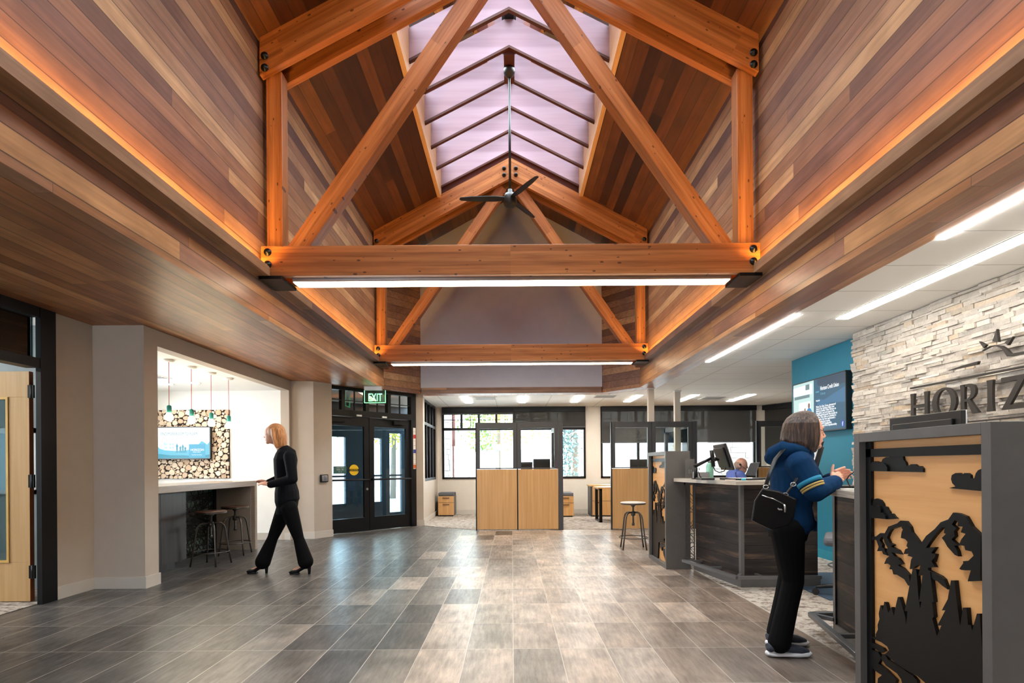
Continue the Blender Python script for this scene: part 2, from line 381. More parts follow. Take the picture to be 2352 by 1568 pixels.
def text(name, s, size, M, mat, parent=None, ext=0.001, align='LEFT', sx=1.0):
    cu = bpy.data.curves.new(name, 'FONT'); cu.body = s; cu.size = size; cu.extrude = ext; cu.align_x = align; cu.resolution_u = 3
    to = bpy.data.objects.new(name, cu); COL.objects.link(to)
    dg = bpy.context.evaluated_depsgraph_get(); me = bpy.data.meshes.new_from_object(to.evaluated_get(dg))
    bpy.data.objects.remove(to); me.transform(Matrix.Scale(sx, 4, Vector((1, 0, 0)))); me.transform(M)
    if parent: me.transform(Matrix.Translation(-wloc(parent)))
    me.materials.clear(); me.materials.append(mat); o = bpy.data.objects.new(name, me); COL.objects.link(o)
    if parent: o.parent = parent
    return o
def frame_M(o, right, up):
    r = Vector(right).normalized(); u = Vector(up).normalized(); n = r.cross(u)
    return Matrix(((r.x, u.x, n.x, o[0]), (r.y, u.y, n.y, o[1]), (r.z, u.z, n.z, o[2]), (0, 0, 0, 1)))

# ------------------------------------------------------------------ the shell
Z0 = 2.62          # soffit and tile ceiling
XW = 2.35          # clerestory wall planes
YB = -4.0          # behind the camera
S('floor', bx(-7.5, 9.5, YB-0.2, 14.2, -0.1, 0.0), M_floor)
c_ = MB(); c_.prism([(2.06, -1), (9, -1), (9, 10.55), (2.06, 10.55)], 0.0005, 0.006)
tag(c_.build('carpet', M_carpet), kind='structure')
c_ = MB(); c_.prism([(-1.82, 11.42), (-0.67, 10.57), (9, 10.57), (9, 14), (-1.82, 14)], 0.0005, 0.006)
tag(c_.build('carpet', M_carpet), kind='structure')
S('trim_13', bx(2.05, 2.06, -1, 10.55, 0.0005, 0.0065), plain('pale_floor_edging', (170, 162, 152), 0.5))
# wooden soffit around the raised roof
sp = [(-2.362, YB), (-2.362, 10.505), (-1.78, 11.235), (1.78, 11.235), (2.382, 10.505), (2.382, YB), (2.70, YB), (2.70, 10.65), (1.95, 11.58), (-1.75, 11.58), (-2.0, 11.32), (-3.35, 9.9), (-3.8, 9.5), (-3.8, 5.7), (-4.3, 5.7), (-4.3, YB)]
S('ceiling', MB().prism(sp, Z0, Z0+0.03), M_soff)
wp = [(2.70, YB), (9.4, YB), (9.4, 14.1), (-1.95, 14.1), (-1.95, 11.58), (1.95, 11.58), (2.70, 10.65)]
S('ceiling', MB().prism(wp, Z0+0.004, Z0+0.05), M_ceil)
# clerestory walls with fascia, left and right
S('wall_left', bx(-XW-0.1, -XW, YB, 10.5, 2.884, 5.30), M_wallw)
S('wall_right', bx(XW+0.02, XW+0.12, YB, 10.5, 2.884, 5.30), M_wallw)
M_fasc = planks('cedar_fascia_lamplit', 2, 1, 0.1335, 2.6, [(0, (150, 100, 66)), (0.35, (186, 136, 92)), (0.6, (140, 96, 84)), (0.8, (200, 150, 104)), (1, (170, 118, 78))], 0.4)  # lighter copy of the cedar; truss lamp light is put into the palette
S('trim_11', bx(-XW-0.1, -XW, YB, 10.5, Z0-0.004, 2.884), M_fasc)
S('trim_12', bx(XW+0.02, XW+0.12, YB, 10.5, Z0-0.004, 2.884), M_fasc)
for s, nm in ((-1, 'wall_far_left'), (1, 'wall_far_right')):
    x0 = s*(XW+(0.02 if s > 0 else 0)); x1 = s*1.77
    dx, dy = 0.06*s, 0.06
    S(nm, MB().prism([(x0, 10.5), (x1, 11.25), (x1+dx, 11.25+dy), (x0+dx, 10.5+dy)], Z0-0.004, 5.6), M_wallx)
# grey gable panel and the wood band below it
gp = [(-1.785, 2.73), (1.785, 2.73), (1.785, 5.48), (0, 6.45), (-1.785, 5.48)]
S('wall_gable', MB().prism(gp, 11.22, 11.32, lambda a, b, c: (a, c, b)), M_gable)
S('trim_1', bx(-1.77, 1.77, 11.20, 11.30, Z0-0.006, 2.73), M_wallx)
# roof slopes with the skylight opening
AP, SL = 6.44, 0.53
rz = lambda x: AP - SL*abs(x)
YS0, YS1 = 0.4, 9.82
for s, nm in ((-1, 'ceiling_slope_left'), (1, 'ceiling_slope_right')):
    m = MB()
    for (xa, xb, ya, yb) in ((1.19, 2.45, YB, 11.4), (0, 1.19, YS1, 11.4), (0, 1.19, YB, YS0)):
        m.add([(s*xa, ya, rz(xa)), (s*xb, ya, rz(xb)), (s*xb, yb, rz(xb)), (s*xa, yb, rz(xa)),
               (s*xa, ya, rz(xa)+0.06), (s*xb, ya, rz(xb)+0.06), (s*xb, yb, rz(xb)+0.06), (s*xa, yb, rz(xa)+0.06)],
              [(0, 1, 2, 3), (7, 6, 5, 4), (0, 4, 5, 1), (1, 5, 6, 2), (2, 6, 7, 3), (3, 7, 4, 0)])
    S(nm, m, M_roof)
S('wall_back', MB().prism([(-2.45, Z0+0.03), (2.45, Z0+0.03), (2.45, 5.3), (0, 6.5), (-2.45, 5.3)], YB-0.1, YB, lambda a, b, c: (a, c, b)), M_gable)
m = MB(); m.box(-7.4, -4.2, YB-0.1, YB, 0, Z0); m.box(-2.4, 9.4, YB-0.1, YB, 0, Z0); m.box(-4.2, -2.4, YB-0.1, YB, 2.3, Z0)  # unseen opening in this wall, added to let sky light fill the lobby
S('wall_back', m, M_greige); S('wall_near_left', bx(-4.43, -4.33, YB, 0.4, 0, Z0), M_greige)
m = MB()
for x in (-4.2, -3.33, -2.46): m.box(x, x+0.06, YB-0.09, YB-0.03, 0, 2.3)
S('window_fill_17', m, M_frame)
# lips of the light coves
for s, nm in ((-1, 'trim_2'), (1, 'trim_3')):
    xw = -XW if s < 0 else XW+0.02
    xi = xw - s*0.105
    m = MB()
    m.box(min(xi, xi+s*0.02), max(xi, xi+s*0.02), YB, 10.45, 2.975, 3.062)
    m.box(min(xi+s*0.02, xw), max(xi+s*0.02, xw), YB, 10.45, 2.975, 2.99)
    S(nm, m, M_wallw)
    l = bx(min(xw-s*0.03, xw-s*0.065), max(xw-s*0.03, xw-s*0.065), YB+0.2, 10.35, 3.02, 3.035).build('cove_light', M_led)
    tag(l, 'amber light strip hidden in the cove along the %s wooden clerestory wall' % ('left' if s < 0 else 'right'), 'cove light', 'amber cove lights')
# skylight curb, baffles, ridge block, glazing
for s, nm in ((-1, 'trim_4'), (1, 'trim_5')):
    S(nm, bx(min(s*1.182, s*1.24), max(s*1.182, s*1.24), YS0, YS1, rz(1.24)-0.02, 6.40), M_curb)
S('trim_6', MB().prism([(-1.24, 5.95), (0, 6.56), (1.24, 5.95), (1.24, 6.38), (0, 6.97), (-1.24, 6.38)], YS0-0.05, YS0, lambda a, b, c: (a, c, b)), M_baf)
bs = [9.77-0.61*k for k in range(0, 16)]
for k, y in enumerate(bs):
    zb, sl, h = 6.575, 0.51, 0.385
    pl = [(-1.19, zb-sl*1.19), (0, zb), (1.19, zb-sl*1.19), (1.19, zb-sl*1.19+h), (0, zb+h), (-1.19, zb-sl*1.19+h)]
    o = MB().prism(pl, y, y+0.035, lambda a, b, c: (a, c, b)).build('skylight_baffle', M_baf, loc=(0, y, zb))
    lab = ('pale-lit plywood chevron baffle in the skylight, %s' % (
        'nearest the far timber truss' if k == 0 else
        'second from the far end' if k == 1 else 'third from the far end' if k == 2 else 'fourth from the far end' if k == 3 else
        'fifth, carrying the fan block' if k == 4 else 'sixth, highest whole chevron seen' if k == 5 else 'cut by the top picture edge' if k == 6 else 'overhead beyond the picture'))
    tag(o, lab, 'skylight baffle', 'plywood baffles in the skylight')
    e = MB()
    for s in (-1, 1):
        e.add([(0, y-0.008, zb-0.012), (s*1.19, y-0.008, zb-0.012-sl*1.19), (s*1.19, y+0.045, zb-0.012-sl*1.19), (0, y+0.045, zb-0.012),
               (0, y-0.008, zb+0.02), (s*1.19, y-0.008, zb+0.02-sl*1.19), (s*1.19, y+0.045, zb+0.02-sl*1.19), (0, y+0.045, zb+0.02)],
              [(0, 1, 2, 3), (7, 6, 5, 4), (0, 4, 5, 1), (1, 5, 6, 2), (2, 6, 7, 3), (3, 7, 4, 0)])
    WP[o.name] = Vector((0, y, zb)); e.build('edge_trim', M_bafe, o)
for s, nm in ((-1, 'window_1'), (1, 'window_2')):
    S(nm, MB().add([(0, YS0, 7.0), (s*1.26, YS0, 7.0-0.51*1.26), (s*1.26, YS1+0.03, 7.0-0.51*1.26), (0, YS1+0.03, 7.0)], [(0, 1, 2, 3)]), M_glass)
S('trim_7', MB().prism([(-1.24, 5.74), (0, 6.40), (1.24, 5.74), (1.24, 6.38), (0, 6.99), (-1.24, 6.38)], YS1-0.01, YS1+0.04, lambda a, b, c: (a, c, b)), M_bafe)
S('trim_8', bx(-0.07, 0.07, 7.37, 7.93, 6.50, 6.7), M_bafe)
S('trim_9', bx(-0.06, 0.06, YS0, YS1, 6.93, 7.02), M_black)

# ------------------------------------------------------------------ trusses
def beam(p0, p1, wd, ht, name, parent, along_cut=None):
    """a timber whose long axis runs p0 -> p1 (centre line, in the X-Z plane), wd along Y, ht across"""
    p0, p1 = Vector(p0), Vector(p1); d = (p1-p0); L = d.length
    b = bx(0, L, -wd/2, wd/2, -ht/2, ht/2); o = b.build(name, M_timber, bevel=0.004)
    ang = math.atan2(d.z, d.x); o.parent = parent; o.location = p0 - wloc(parent); o.rotation_euler = (0, -ang, 0); return o
def truss(Y, label):
    t = thing('roof_truss', label, 'roof truss', (0, Y, 2.97), 'timber roof trusses')
    def plate(poly, y0, y1, nm):
        ob = MB().prism(poly, y0, y1, lambda a, b, c: (a, c, b)).build(nm, M_timber, t, bevel=0.004)
        return ob
    yf0, yf1, yr0, yr1 = Y, Y+0.08, Y+0.245, Y+0.325
    XE = 2.33
    for (a, b) in ((yf0, yf1), (yr0, yr1)):
        o = bx(-XE, XE, a, b, 2.98, 3.26).build('bottom_chord', M_timber, t, bevel=0.005)
        for s in (-1, 1):
            # top chord as a sloped board (own local grain axis)
            ang = math.atan(SL); L = (XE)/math.cos(ang)
            top = Vector((0, (a+b)/2, AP)); hh = 0.315
            ca, sa = math.cos(ang), math.sin(ang)
            # polygon in local coords: u along slope from the apex, v perpendicular (down = negative)
            def loc(x, z): # world offset from apex -> local
                return (x*ca - z*sa*1.0, x*sa + z*ca)
            dz = hh/ca
            wpts = [(0, 0), (XE, -SL*XE), (XE, -SL*XE-0.35), (0, -dz)]
            lp = []
            for (x, z) in wpts: lp.append((x*ca - z*sa, x*sa + z*ca))
            m = MB().prism(lp, -(b-a)/2, (b-a)/2, lambda u, v, c: (u, c, v))
            ob = m.build('top_chord', M_timber, bevel=0.004)
            ob.parent = t; ob.location = top - wloc(t)
            ob.rotation_euler = (0, ang, 0) if s > 0 else (0, ang, math.pi)
    pm = (Y+0.1625)
    for s in (-1, 1):
        b = bx(0, 1.75, -0.07, 0.07, -0.075, 0.075); o = b.build('post', M_timber, bevel=0.005)
        o.parent = t; o.location = Vector((s*2.235, pm, 3.20)) - wloc(t); o.rotation_euler = (0, -math.pi/2, 0)
        p0 = Vector((s*2.02, pm, 3.27)); p1 = Vector((s*0.13, pm, 5.98))
        beam(p0 - (p1-p0).normalized()*0.15, p1, 0.155, 0.17, 'diagonal_brace', t)
        # bolts
        for (bxx, bz) in ((2.265, 3.20), (2.265, 3.085), (2.28, 5.03), (2.28, 4.92), (0.1, 6.25), (0.1, 6.14)):
            c = Vector((s*bxx, Y, bz)); m = MB()
            m.lathe([(0.0, -0.028), (0.012, -0.028), (0.013, -0.014), (0.034, -0.012), (0.036, 0.002)] if bz < 6 else [(0.0, -0.05), (0.02, -0.046), (0.026, -0.03), (0.034, -0.012), (0.036, 0.002)], c, 14, 'y')
            m.build('bolt', M_black, t)
        m = bx(min(s*2.13, s*2.34), max(s*2.13, s*2.34), Y-0.02, Y+0.345, 2.945, 2.975)
        m.build('steel_bracket', M_black, t)
    return t
tn = truss(5.32, 'large knotty timber truss nearest the camera, crossing above the lobby with bolted ends')
tf = truss(9.71, 'smaller-looking timber truss at the far end, in front of the grey gable wall')
def linear_light(name, x0, x1, y0, y1, z0, z1, label, group, mat=None):
    t = thing(name, label, 'light', ((x0+x1)/2, (y0+y1)/2, z0), group)
    h = 0.012
    bx(x0-0.008, x1+0.008, y0-0.006, y1+0.006, z0+h*0.5, z1).build('housing', M_alu, t)
    bx(x0, x1, y0, y1, z0, z0+h).build('diffuser', mat or M_lampc, t)
    return t
linear_light('linear_light', -2.06, 2.08, 5.41, 5.56, 2.945, 3.0, 'long bright linear lamp along the underside of the near truss', 'linear lamps under the trusses', M_lamp)
linear_light('linear_light', -2.06, 2.08, 9.80, 9.94, 2.945, 3.0, 'long thin linear lamp along the underside of the far truss', 'linear lamps under the trusses', M_lamp)

# ------------------------------------------------------------------ ceiling fan
t = thing('ceiling_fan', 'black ceiling fan on a long rod hanging below the skylight', 'ceiling fan', (0, 7.62, 4.7))
MB().lathe([(0.0, 6.50), (0.07, 6.50), (0.078, 6.46), (0.07, 6.42), (0.04, 6.385), (0.018, 6.37), (0.0, 6.37)], (0, 7.62, 0)).build('canopy', M_plas, t)
MB().cyl((0, 7.62, 6.39), (0, 7.62, 4.86), 0.0165).build('rod', M_plas, t)
MB().lathe([(0.0, 4.88), (0.03, 4.88), (0.035, 4.83), (0.07, 4.82), (0.085, 4.78), (0.09, 4.70), (0.075, 4.66), (0.04, 4.645), (0.0, 4.645)], (0, 7.62, 0)).build('motor', M_plas, t)
for k, a in enumerate((60, 180, 300)):
    ar = R(a); ca, sa = math.cos(ar), math.sin(ar); m = MB()
    m.M = Matrix.Translation((0, 7.62, 4.76)) @ Matrix.Rotation(ar, 4, 'Z') @ Matrix.Rotation(R(12), 4, 'X')
    m.prism([(0.06, -0.035), (0.2, -0.055), (0.5, -0.05), (0.66, -0.03), (0.68, 0.0), (0.66, 0.03), (0.5, 0.05), (0.2, 0.055), (0.06, 0.035)], -0.004, 0.004)
    m.build('blade', M_plas, t)

# ------------------------------------------------------------------ left side: office front, pillar, nook
S('wall_left_pillar', MB().prism([(-3.66, 5.68), (-3.66, 5.90), (-6.3, 5.90), (-6.3, 5.72), (-4.33, 5.72), (-4.33, 5.20), (-4.17, 5.20), (-4.17, 5.68)], 0, Z0), M_greige)
S('wall_left_column', MB().prism([(-3.66, 9.38), (-3.66, 9.46), (-3.30, 9.50), (-3.09, 9.80), (-3.34, 9.99), (-6.3, 9.99), (-6.3, 9.42), (-3.8, 9.42), (-3.8, 9.38)], 0, Z0), M_greige)
S('wall_left_header', bx(-3.80, -3.66, 5.90, 9.38, 2.455, Z0), M_greige)
S('ceiling_nook', bx(-6.4, -3.78, 5.91, 9.41, 2.46, 2.53), M_white)
S('wall_nook', bx(-6.4, -3.80, 9.405, 9.425, 0, 2.46), M_white)
# nook west wall with a window
m = MB(); m.box(-6.4, -6.3, 5.85, 9.45, 0, 0.9); m.box(-6.4, -6.3, 5.85, 9.45, 2.3, 2.46); m.box(-6.4, -6.3, 5.85, 6.4, 0.9, 2.3); m.box(-6.4, -6.3, 8.3, 9.45, 0.9, 2.3)
S('wall_nook_side', m, M_white)
m = MB()
for yy in (6.4, 7.33, 8.26): m.box(-6.37, -6.32, yy, yy+0.04, 0.9, 2.3)
for zz in (0.9, 2.26): m.box(-6.37, -6.32, 6.4, 8.3, zz, zz+0.04)
S('window_3', m, M_frame)
def baseb(nm, pts, h=0.115, th=0.014):
    m = MB()
    for (a, b, c, d) in pts:
        L = math.hypot(c-a, d-b); ux, uy = (c-a)/L, (d-b)/L; nx, ny = uy, -ux
        m.prism([(a, b), (c, d), (c+nx*th, d+ny*th), (a+nx*th, b+ny*th)], 0, h)
    S(nm, m, M_base)
m = MB()
for q in ([(-4.17, 5.2), (-4.155, 5.2), (-4.155, 5.666), (-4.17, 5.666)], [(-4.17, 5.68), (-4.17, 5.666), (-3.645, 5.666), (-3.645, 5.91), (-3.66, 5.91), (-3.66, 5.68)]):
    m.prism(q, 0, 0.115)
S('baseboard_pillar', m, M_base)
S('baseboard_column', MB().prism([(-3.80, 9.40), (-3.80, 9.388), (-3.66, 9.366), (-3.645, 9.366), (-3.645, 9.45), (-3.29, 9.487), (-3.075, 9.80), (-3.09, 9.81), (-3.30, 9.50), (-3.66, 9.46), (-3.66, 9.40)], 0, 0.115), M_base)
S('baseboard_nook', bx(-6.3, -3.80, 9.391, 9.405, 0, 0.115), M_base)
# storefront (office) at the left edge of the picture
FX0, FX1 = -4.27, -4.15
m = MB()
m.box(-4.195, FX1, 5.03, 5.20, 0, Z0); m.box(FX0, FX1, 4.0, 5.02, 2.085, 2.17); m.box(FX0, FX1, 1.0, 5.02, Z0-0.09, Z0); m.box(FX0, FX1, 3.85, 4.02, 0, Z0)
m.box(FX0, FX1, 1.0, 3.85, 0, 0.12); m.box(FX0, FX1, 1.0, 3.85, 2.085, 2.17)
S('window_4', m, M_frame)
m = MB(); m.box(-4.216, -4.208, 4.02, 5.02, 2.17, Z0-0.09); m.box(-4.216, -4.208, 1.0, 3.85, 0.12, Z0-0.09)
S('window_5', m, M_oglass)
S('wall_left_near', bx(-4.33, -4.17, YB, 1.0, 0, Z0), M_greige)
# open maple door leaf, hinged at the black jamb, turned into the office
t = thing('door_4', 'maple office door with glass panel standing open at the black jamb', 'door', (-4.30, 5.12, 0), kind='structure')
dy0, dy1 = 5.10, 5.145; dx0, dx1 = -5.23, -4.315
m = MB(); m.box(dx0, dx1, dy0, dy1, 0.012, 0.36); m.box(dx0, dx1, dy0, dy1, 1.84, 2.07)
m.box(-4.50, dx1, dy0, dy1, 0.36, 1.84); m.box(dx0, dx0+0.17, dy0, dy1, 0.36, 1.84)
m.build('leaf', M_mdoor, t, bevel=0.002)
m = bx(dx1-0.001, dx1+0.002, dy0, dy1, 0.012, 2.07); m.build('edge_band', M_orange, t)
m = MB(); gx0, gx1, gz0, gz1 = dx0+0.17, -4.50, 0.36, 1.84
for (a, b, c, d) in ((gx0+0.02, gx1-0.02, gz0, gz0+0.02), (gx0+0.02, gx1-0.02, gz1-0.02, gz1), (gx1-0.02, gx1, gz0, gz1), (gx0, gx0+0.02, gz0, gz1)): m.box(a, b, dy0-0.008, dy1+0.008, c, d)
m.build('glass_bead', M_gilt, t)
bx(gx0, gx1, 5.119, 5.125, gz0, gz1).build('glass_pane', M_oglass, t)
for z in (0.22, 1.03, 1.83):
    m = MB(); m.box(-4.315, -4.262, 5.085, 5.10, z, z+0.115); m.cyl((-4.285, 5.092, z-0.003), (-4.285, 5.092, z+0.118), 0.011); m.build('hinge', M_black, t)
# office behind
m = MB(); m.box(-7.4, -4.33, 5.66, 5.72, 0, Z0); m.box(-7.4, -7.3, 0.5, 3.6, 0, Z0); m.box(-7.4, -7.3, 3.6, 5.0, 0, 0.9); m.box(-7.4, -7.3, 3.6, 5.0, 2.0, Z0); m.box(-7.4, -7.3, 5.0, 5.7, 0, Z0)
m.box(-7.4, -4.33, 0.4, 0.5, 0, Z0)
S('wall_office', m, plain('office_grey_paint', (150, 160, 162), 0.8))
S('ceiling_office', bx(-7.4, -4.3, 0.4, 5.7, Z0+0.001, Z0+0.06), M_white)
tag(bx(-7.3, -4.20, 0.5, 5.66, 0.002, 0.008).build('carpet', M_carpet), kind='structure')
linear_light('ceiling_light', -6.0, -5.8, 3.0, 4.6, Z0-0.008, Z0+0.01, 'square-edged ceiling lamp inside the glazed office on the left', 'office ceiling lamps')
# window frame on an inner wall; brightness behind door glass put in as glow
m = MB()
for (a, b, c, d) in ((-6.5, -4.7, 0.95, 0.99), (-6.5, -4.7, 1.55, 1.60), (-6.5, -6.45, 0.95, 1.6), (-5.6, -5.55, 0.95, 1.6), (-4.75, -4.7, 0.95, 1.6)): m.box(a, b, 5.63, 5.66, c, d)
S('window_6', m, M_alu)
bx(-6.46, -4.74, 5.645, 5.655, 0.99, 1.55).build('window_7', emit('office_window_glow', (190, 225, 240), 0.9))['kind'] = 'structure'

# ------------------------------------------------------------------ nook: bar, screen, logs, television, pendants
t = thing('bar_counter', 'taupe waterfall-end bar counter in the white nook, with stools under it', 'counter', (-4.05, 7.1, 0))
bx(-4.42, -3.74, 5.92, 8.36, 0.925, 1.0).build('countertop', M_ntop, t, bevel=0.003)
bx(-4.42, -3.74, 8.29, 8.36, 0.0, 0.925).build('end_panel', M_ntop, t, bevel=0.003)
bx(-4.36, -3.80, 8.275, 8.29, 0.0, 0.924).build('inner_panel', M_conc, t)
t = thing('base_cabinet', 'dark woodgrain two-door cabinet under the left end of the bar counter', 'cabinet', (-4.1, 6.4, 0))
bx(-4.40, -3.965, 5.92, 6.90, 0.09, 0.924).build('body', M_cab, t)
bx(-4.36, -4.05, 5.92, 6.84, 0.0, 0.09).build('toe_kick', M_cab, t)
for (a, b) in ((5.925, 6.395), (6.40, 6.897)): bx(-3.965, -3.945, a, b, 0.10, 0.90).build('door', M_cab, t, bevel=0.001)
def lattice(mb, u0, u1, v0, v1, fn, n, wmin=0.006, wmax=0.016, th=0.004, seed=3, across=False):
    rnd = random.Random(seed)
    for i in range(n):
        side = 1.0 if across else rnd.random()
        a = (rnd.uniform(u0, u1), v0 if rnd.random() < 0.5 else rnd.uniform(v0, v1)) if side < 0.6 else (u0, rnd.uniform(v0, v1))
        b = (rnd.uniform(u0, u1), v1 if rnd.random() < 0.5 else rnd.uniform(v0, v1)) if side < 0.6 else (u1, rnd.uniform(v0, v1))
        if across: b = (u1, min(max(a[1]+rnd.uniform(-0.16, 0.16), v0), v1))
        L = math.hypot(b[0]-a[0], b[1]-a[1])
        if L < 0.1*(v1-v0) and not across: continue
        wd = rnd.uniform(wmin, wmax)/2; nx, ny = -(b[1]-a[1])/L*wd, (b[0]-a[0])/L*wd
        q = [(a[0]+nx, a[1]+ny), (b[0]+nx, b[1]+ny), (b[0]-nx, b[1]-ny), (a[0]-nx, a[1]-ny)]
        q = [(min(max(x, u0), u1), min(max(y, v0), v1)) for x, y in q]
        mb.prism(q, 0.0001*(i % 9), th+0.0001*(i % 9), fn)
t = thing('laser_cut_screen', 'black laser-cut metal twig-pattern screen under the bar counter, behind the stools', 'screen', (-4.30, 7.6, 0))
m = MB(); fn = lambda u, v, c: (-4.30+c, u, v)
lattice(m, 6.95, 8.27, 0.03, 0.9, fn, 95)
m.box(-4.31, -4.29, 6.92, 6.96, 0, 0.924); m.box(-4.31, -4.29, 8.20, 8.27, 0, 0.924); m.box(-4.31, -4.29, 6.92, 8.27, 0.0, 0.03); m.box(-4.31, -4.29, 6.92, 8.27, 0.89, 0.924)
m.build('lattice', M_black, t)
bx(-4.345, -4.335, 6.92, 8.27, 0.0, 0.924).build('backing_glass', plain('teal_mirror_glass', (176, 214, 216), 0.15, 0.5), t)
# log-slice wall panel
t = thing('log_slice_panel', 'wall panel of cut log ends around the nook television', 'wall panel', (-5.3, 9.40, 1.0))
px0, px1, pz0, pz1 = -5.98, -4.65, 1.02, 2.145
bx(px0, px1, 9.385, 9.405, pz0, pz1).build('backing_board', M_bar, t)
m = MB(); rnd = random.Random(11); circ = []
for r_, tries in ((0.043, 500), (0.036, 900), (0.029, 1500), (0.022, 2500), (0.015, 3500), (0.010, 4500)):
    for _ in range(tries):
        x, z = rnd.uniform(px0+r_*0.6, px1-r_*0.6), rnd.uniform(pz0+r_*0.6, pz1-r_*0.6); r = r_*rnd.uniform(0.9, 1.1)
        if all((x-a)**2+(z-b)**2 > (r+c+0.0015)**2 for a, b, c in circ):
            circ.append((x, z, r))
for (x, z, r) in circ:
    n = 12; ph = rnd.uniform(0, 6); e = rnd.uniform(0.75, 1.0); cut = rnd.random() < 0.35; pts = []
    for k in range(n):
        a = ph+2*math.pi*k/n; rr = r*(1+0.07*math.sin(3*a+ph)+rnd.uniform(-.03, .03))*1.05
        if cut and abs(((a-ph) % (2*math.pi))-math.pi) < 0.9: rr *= 0.72
        pts.append((min(max(x+rr*math.cos(a), px0), px1), min(max(z+rr*math.sin(a), pz0), pz1)))
    m.prism(pts, 9.385, 9.385-rnd.uniform(0.012, 0.028), lambda a, b, c: (a, c, b))
o = m.build('log_slices', M_slice, t)
def tv_basic(name, label, M, w_, h_, depth=0.05):
    """M maps (right, up, towards viewer) with origin at the screen centre"""
    t = thing(name, label, 'television', tuple(M.translation))
    m = MB(); m.M = M; m.box(-w_/2, w_/2, -h_/2, h_/2, -depth, -0.002); m.build('case', M_plas, t, bevel=0.004)
    m = MB(); m.M = M
    b = 0.014
    for q in ((-w_/2, w_/2, -h_/2, -h_/2+b), (-w_/2, w_/2, h_/2-b, h_/2), (-w_/2, -w_/2+b, -h_/2, h_/2), (w_/2-b, w_/2, -h_/2, h_/2)): m.box(q[0], q[1], q[2], q[3], -0.004, 0.004)
    m.build('bezel', M_plas, t); return t
def flat(M, parent, name, poly, z, mat):
    m = MB(); m.M = M; m.prism(poly, z, z+0.0006); return m.build(name, mat, parent)
rect = lambda a, b, c, d: [(a, c), (b, c), (b, d), (a, d)]
# nook television
M = frame_M((PY(421, 1017, 9.30).x, 9.30, PY(421, 1017, 9.30).z), (1, 0, 0), (0, 0, 1))
M = M @ Matrix.Rotation(R(0), 4, 'Y')
TW, TH = 0.89, 0.53
t = tv_basic('television', 'wall television in the nook showing FIND MORE ROOM TO ROAM', M, TW, TH)
E_w = emit('screen_white', (240, 250, 252), 1.3); E_sky = emit('screen_sky_blue', (96, 196, 224), 0.95); E_tl = emit('screen_teal', (40, 160, 186), 0.9); E_dt = emit('screen_text_teal', (92, 160, 170), 0.7); E_wt = emit('screen_bright_text', (255, 255, 255), 1.3); E_lt = emit('screen_pale_blue', (170, 226, 238), 1.1)
M.translation.y -= 0.004
flat(M, t, 'screen', rect(-TW/2+.014, TW/2-.014, -TH/2+.014, TH/2-.014), -0.001, E_w)
scr = t.children[-1]
def onscr(poly, z, mat, nm='picture'): return flat(M, t, nm, poly, z, mat)
onscr([(-0.43, -0.25), (0.43, -0.25), (0.43, 0.02), (0.39, -0.03), (0.36, 0.0), (0.3, 0.03), (0.2, -0.08), (0.05, -0.12), (-0.12, -0.13), (-0.3, -0.115), (-0.38, -0.09), (-0.41, -0.06), (-0.43, -0.02)], 0.0002, E_sky)
onscr([(-0.43, -0.25), (0.43, -0.25), (0.43, -0.19), (0.2, -0.215), (0, -0.2), (-0.2, -0.2), (-0.43, -0.17)], 0.0009, E_tl)
onscr(rect(0.095, 0.36, -0.235, -0.02), 0.0015, emit('screen_logo_box', (66, 178, 214), 0.95))
for (x, h) in ((-0.10, 0.15), (-0.045, 0.11), (-0.005, 0.135), (0.035, 0.10)):
    m = MB(); m.M = M; b = -0.16
    m.prism([(x-.018, b), (x-.012, b+h*0.55), (x-.02, b+h*0.8), (x-.008, b+h*0.86), (x-.008, b+h), (x+.008, b+h), (x+.008, b+h*0.86), (x+.02, b+h*0.8), (x+.012, b+h*.55), (x+.018, b), (x+.006, b), (x, b+h*0.4), (x-.006, b)], 0.0012, 0.0016)
    m.build('picture', E_tl, t)
m = MB(); m.M = M
for x in (-0.28, -0.21, -0.165):
    for z in (-0.02, -0.075): m.prism(rect(x-0.015, x+0.015, z-0.014, z+0.014), 0.0012, 0.0016)
m.prism([(-0.31, -0.12), (-0.31, 0.02), (-0.302, 0.02), (-0.302, -0.12)], 0.0012, 0.0016); m.prism([(-0.325, -0.02), (-0.305, 0.0), (-0.285, 0.05), (-0.3, -0.03)], 0.0012, 0.0016)
m.build('picture', E_lt, t)
text('caption', 'FIND MORE ROOM TO ROAM', 0.072, M @ Matrix.Translation((-0.365, 0.125, 0.002)), E_dt, t, 0.0003, sx=0.62)
text('caption', 'HORIZON', 0.05, M @ Matrix.Translation((0.12, -0.13, 0.003)), E_wt, t, 0.0003, sx=0.95)
text('caption', 'CREDIT UNION', 0.018, M @ Matrix.Translation((0.16, -0.155, 0.003)), E_wt, t, 0.0003)
text('caption', 'Your Way. Your Horizon', 0.018, M @ Matrix.Translation((0.14, -0.2, 0.003)), E_wt, t, 0.0003, sx=0.9)
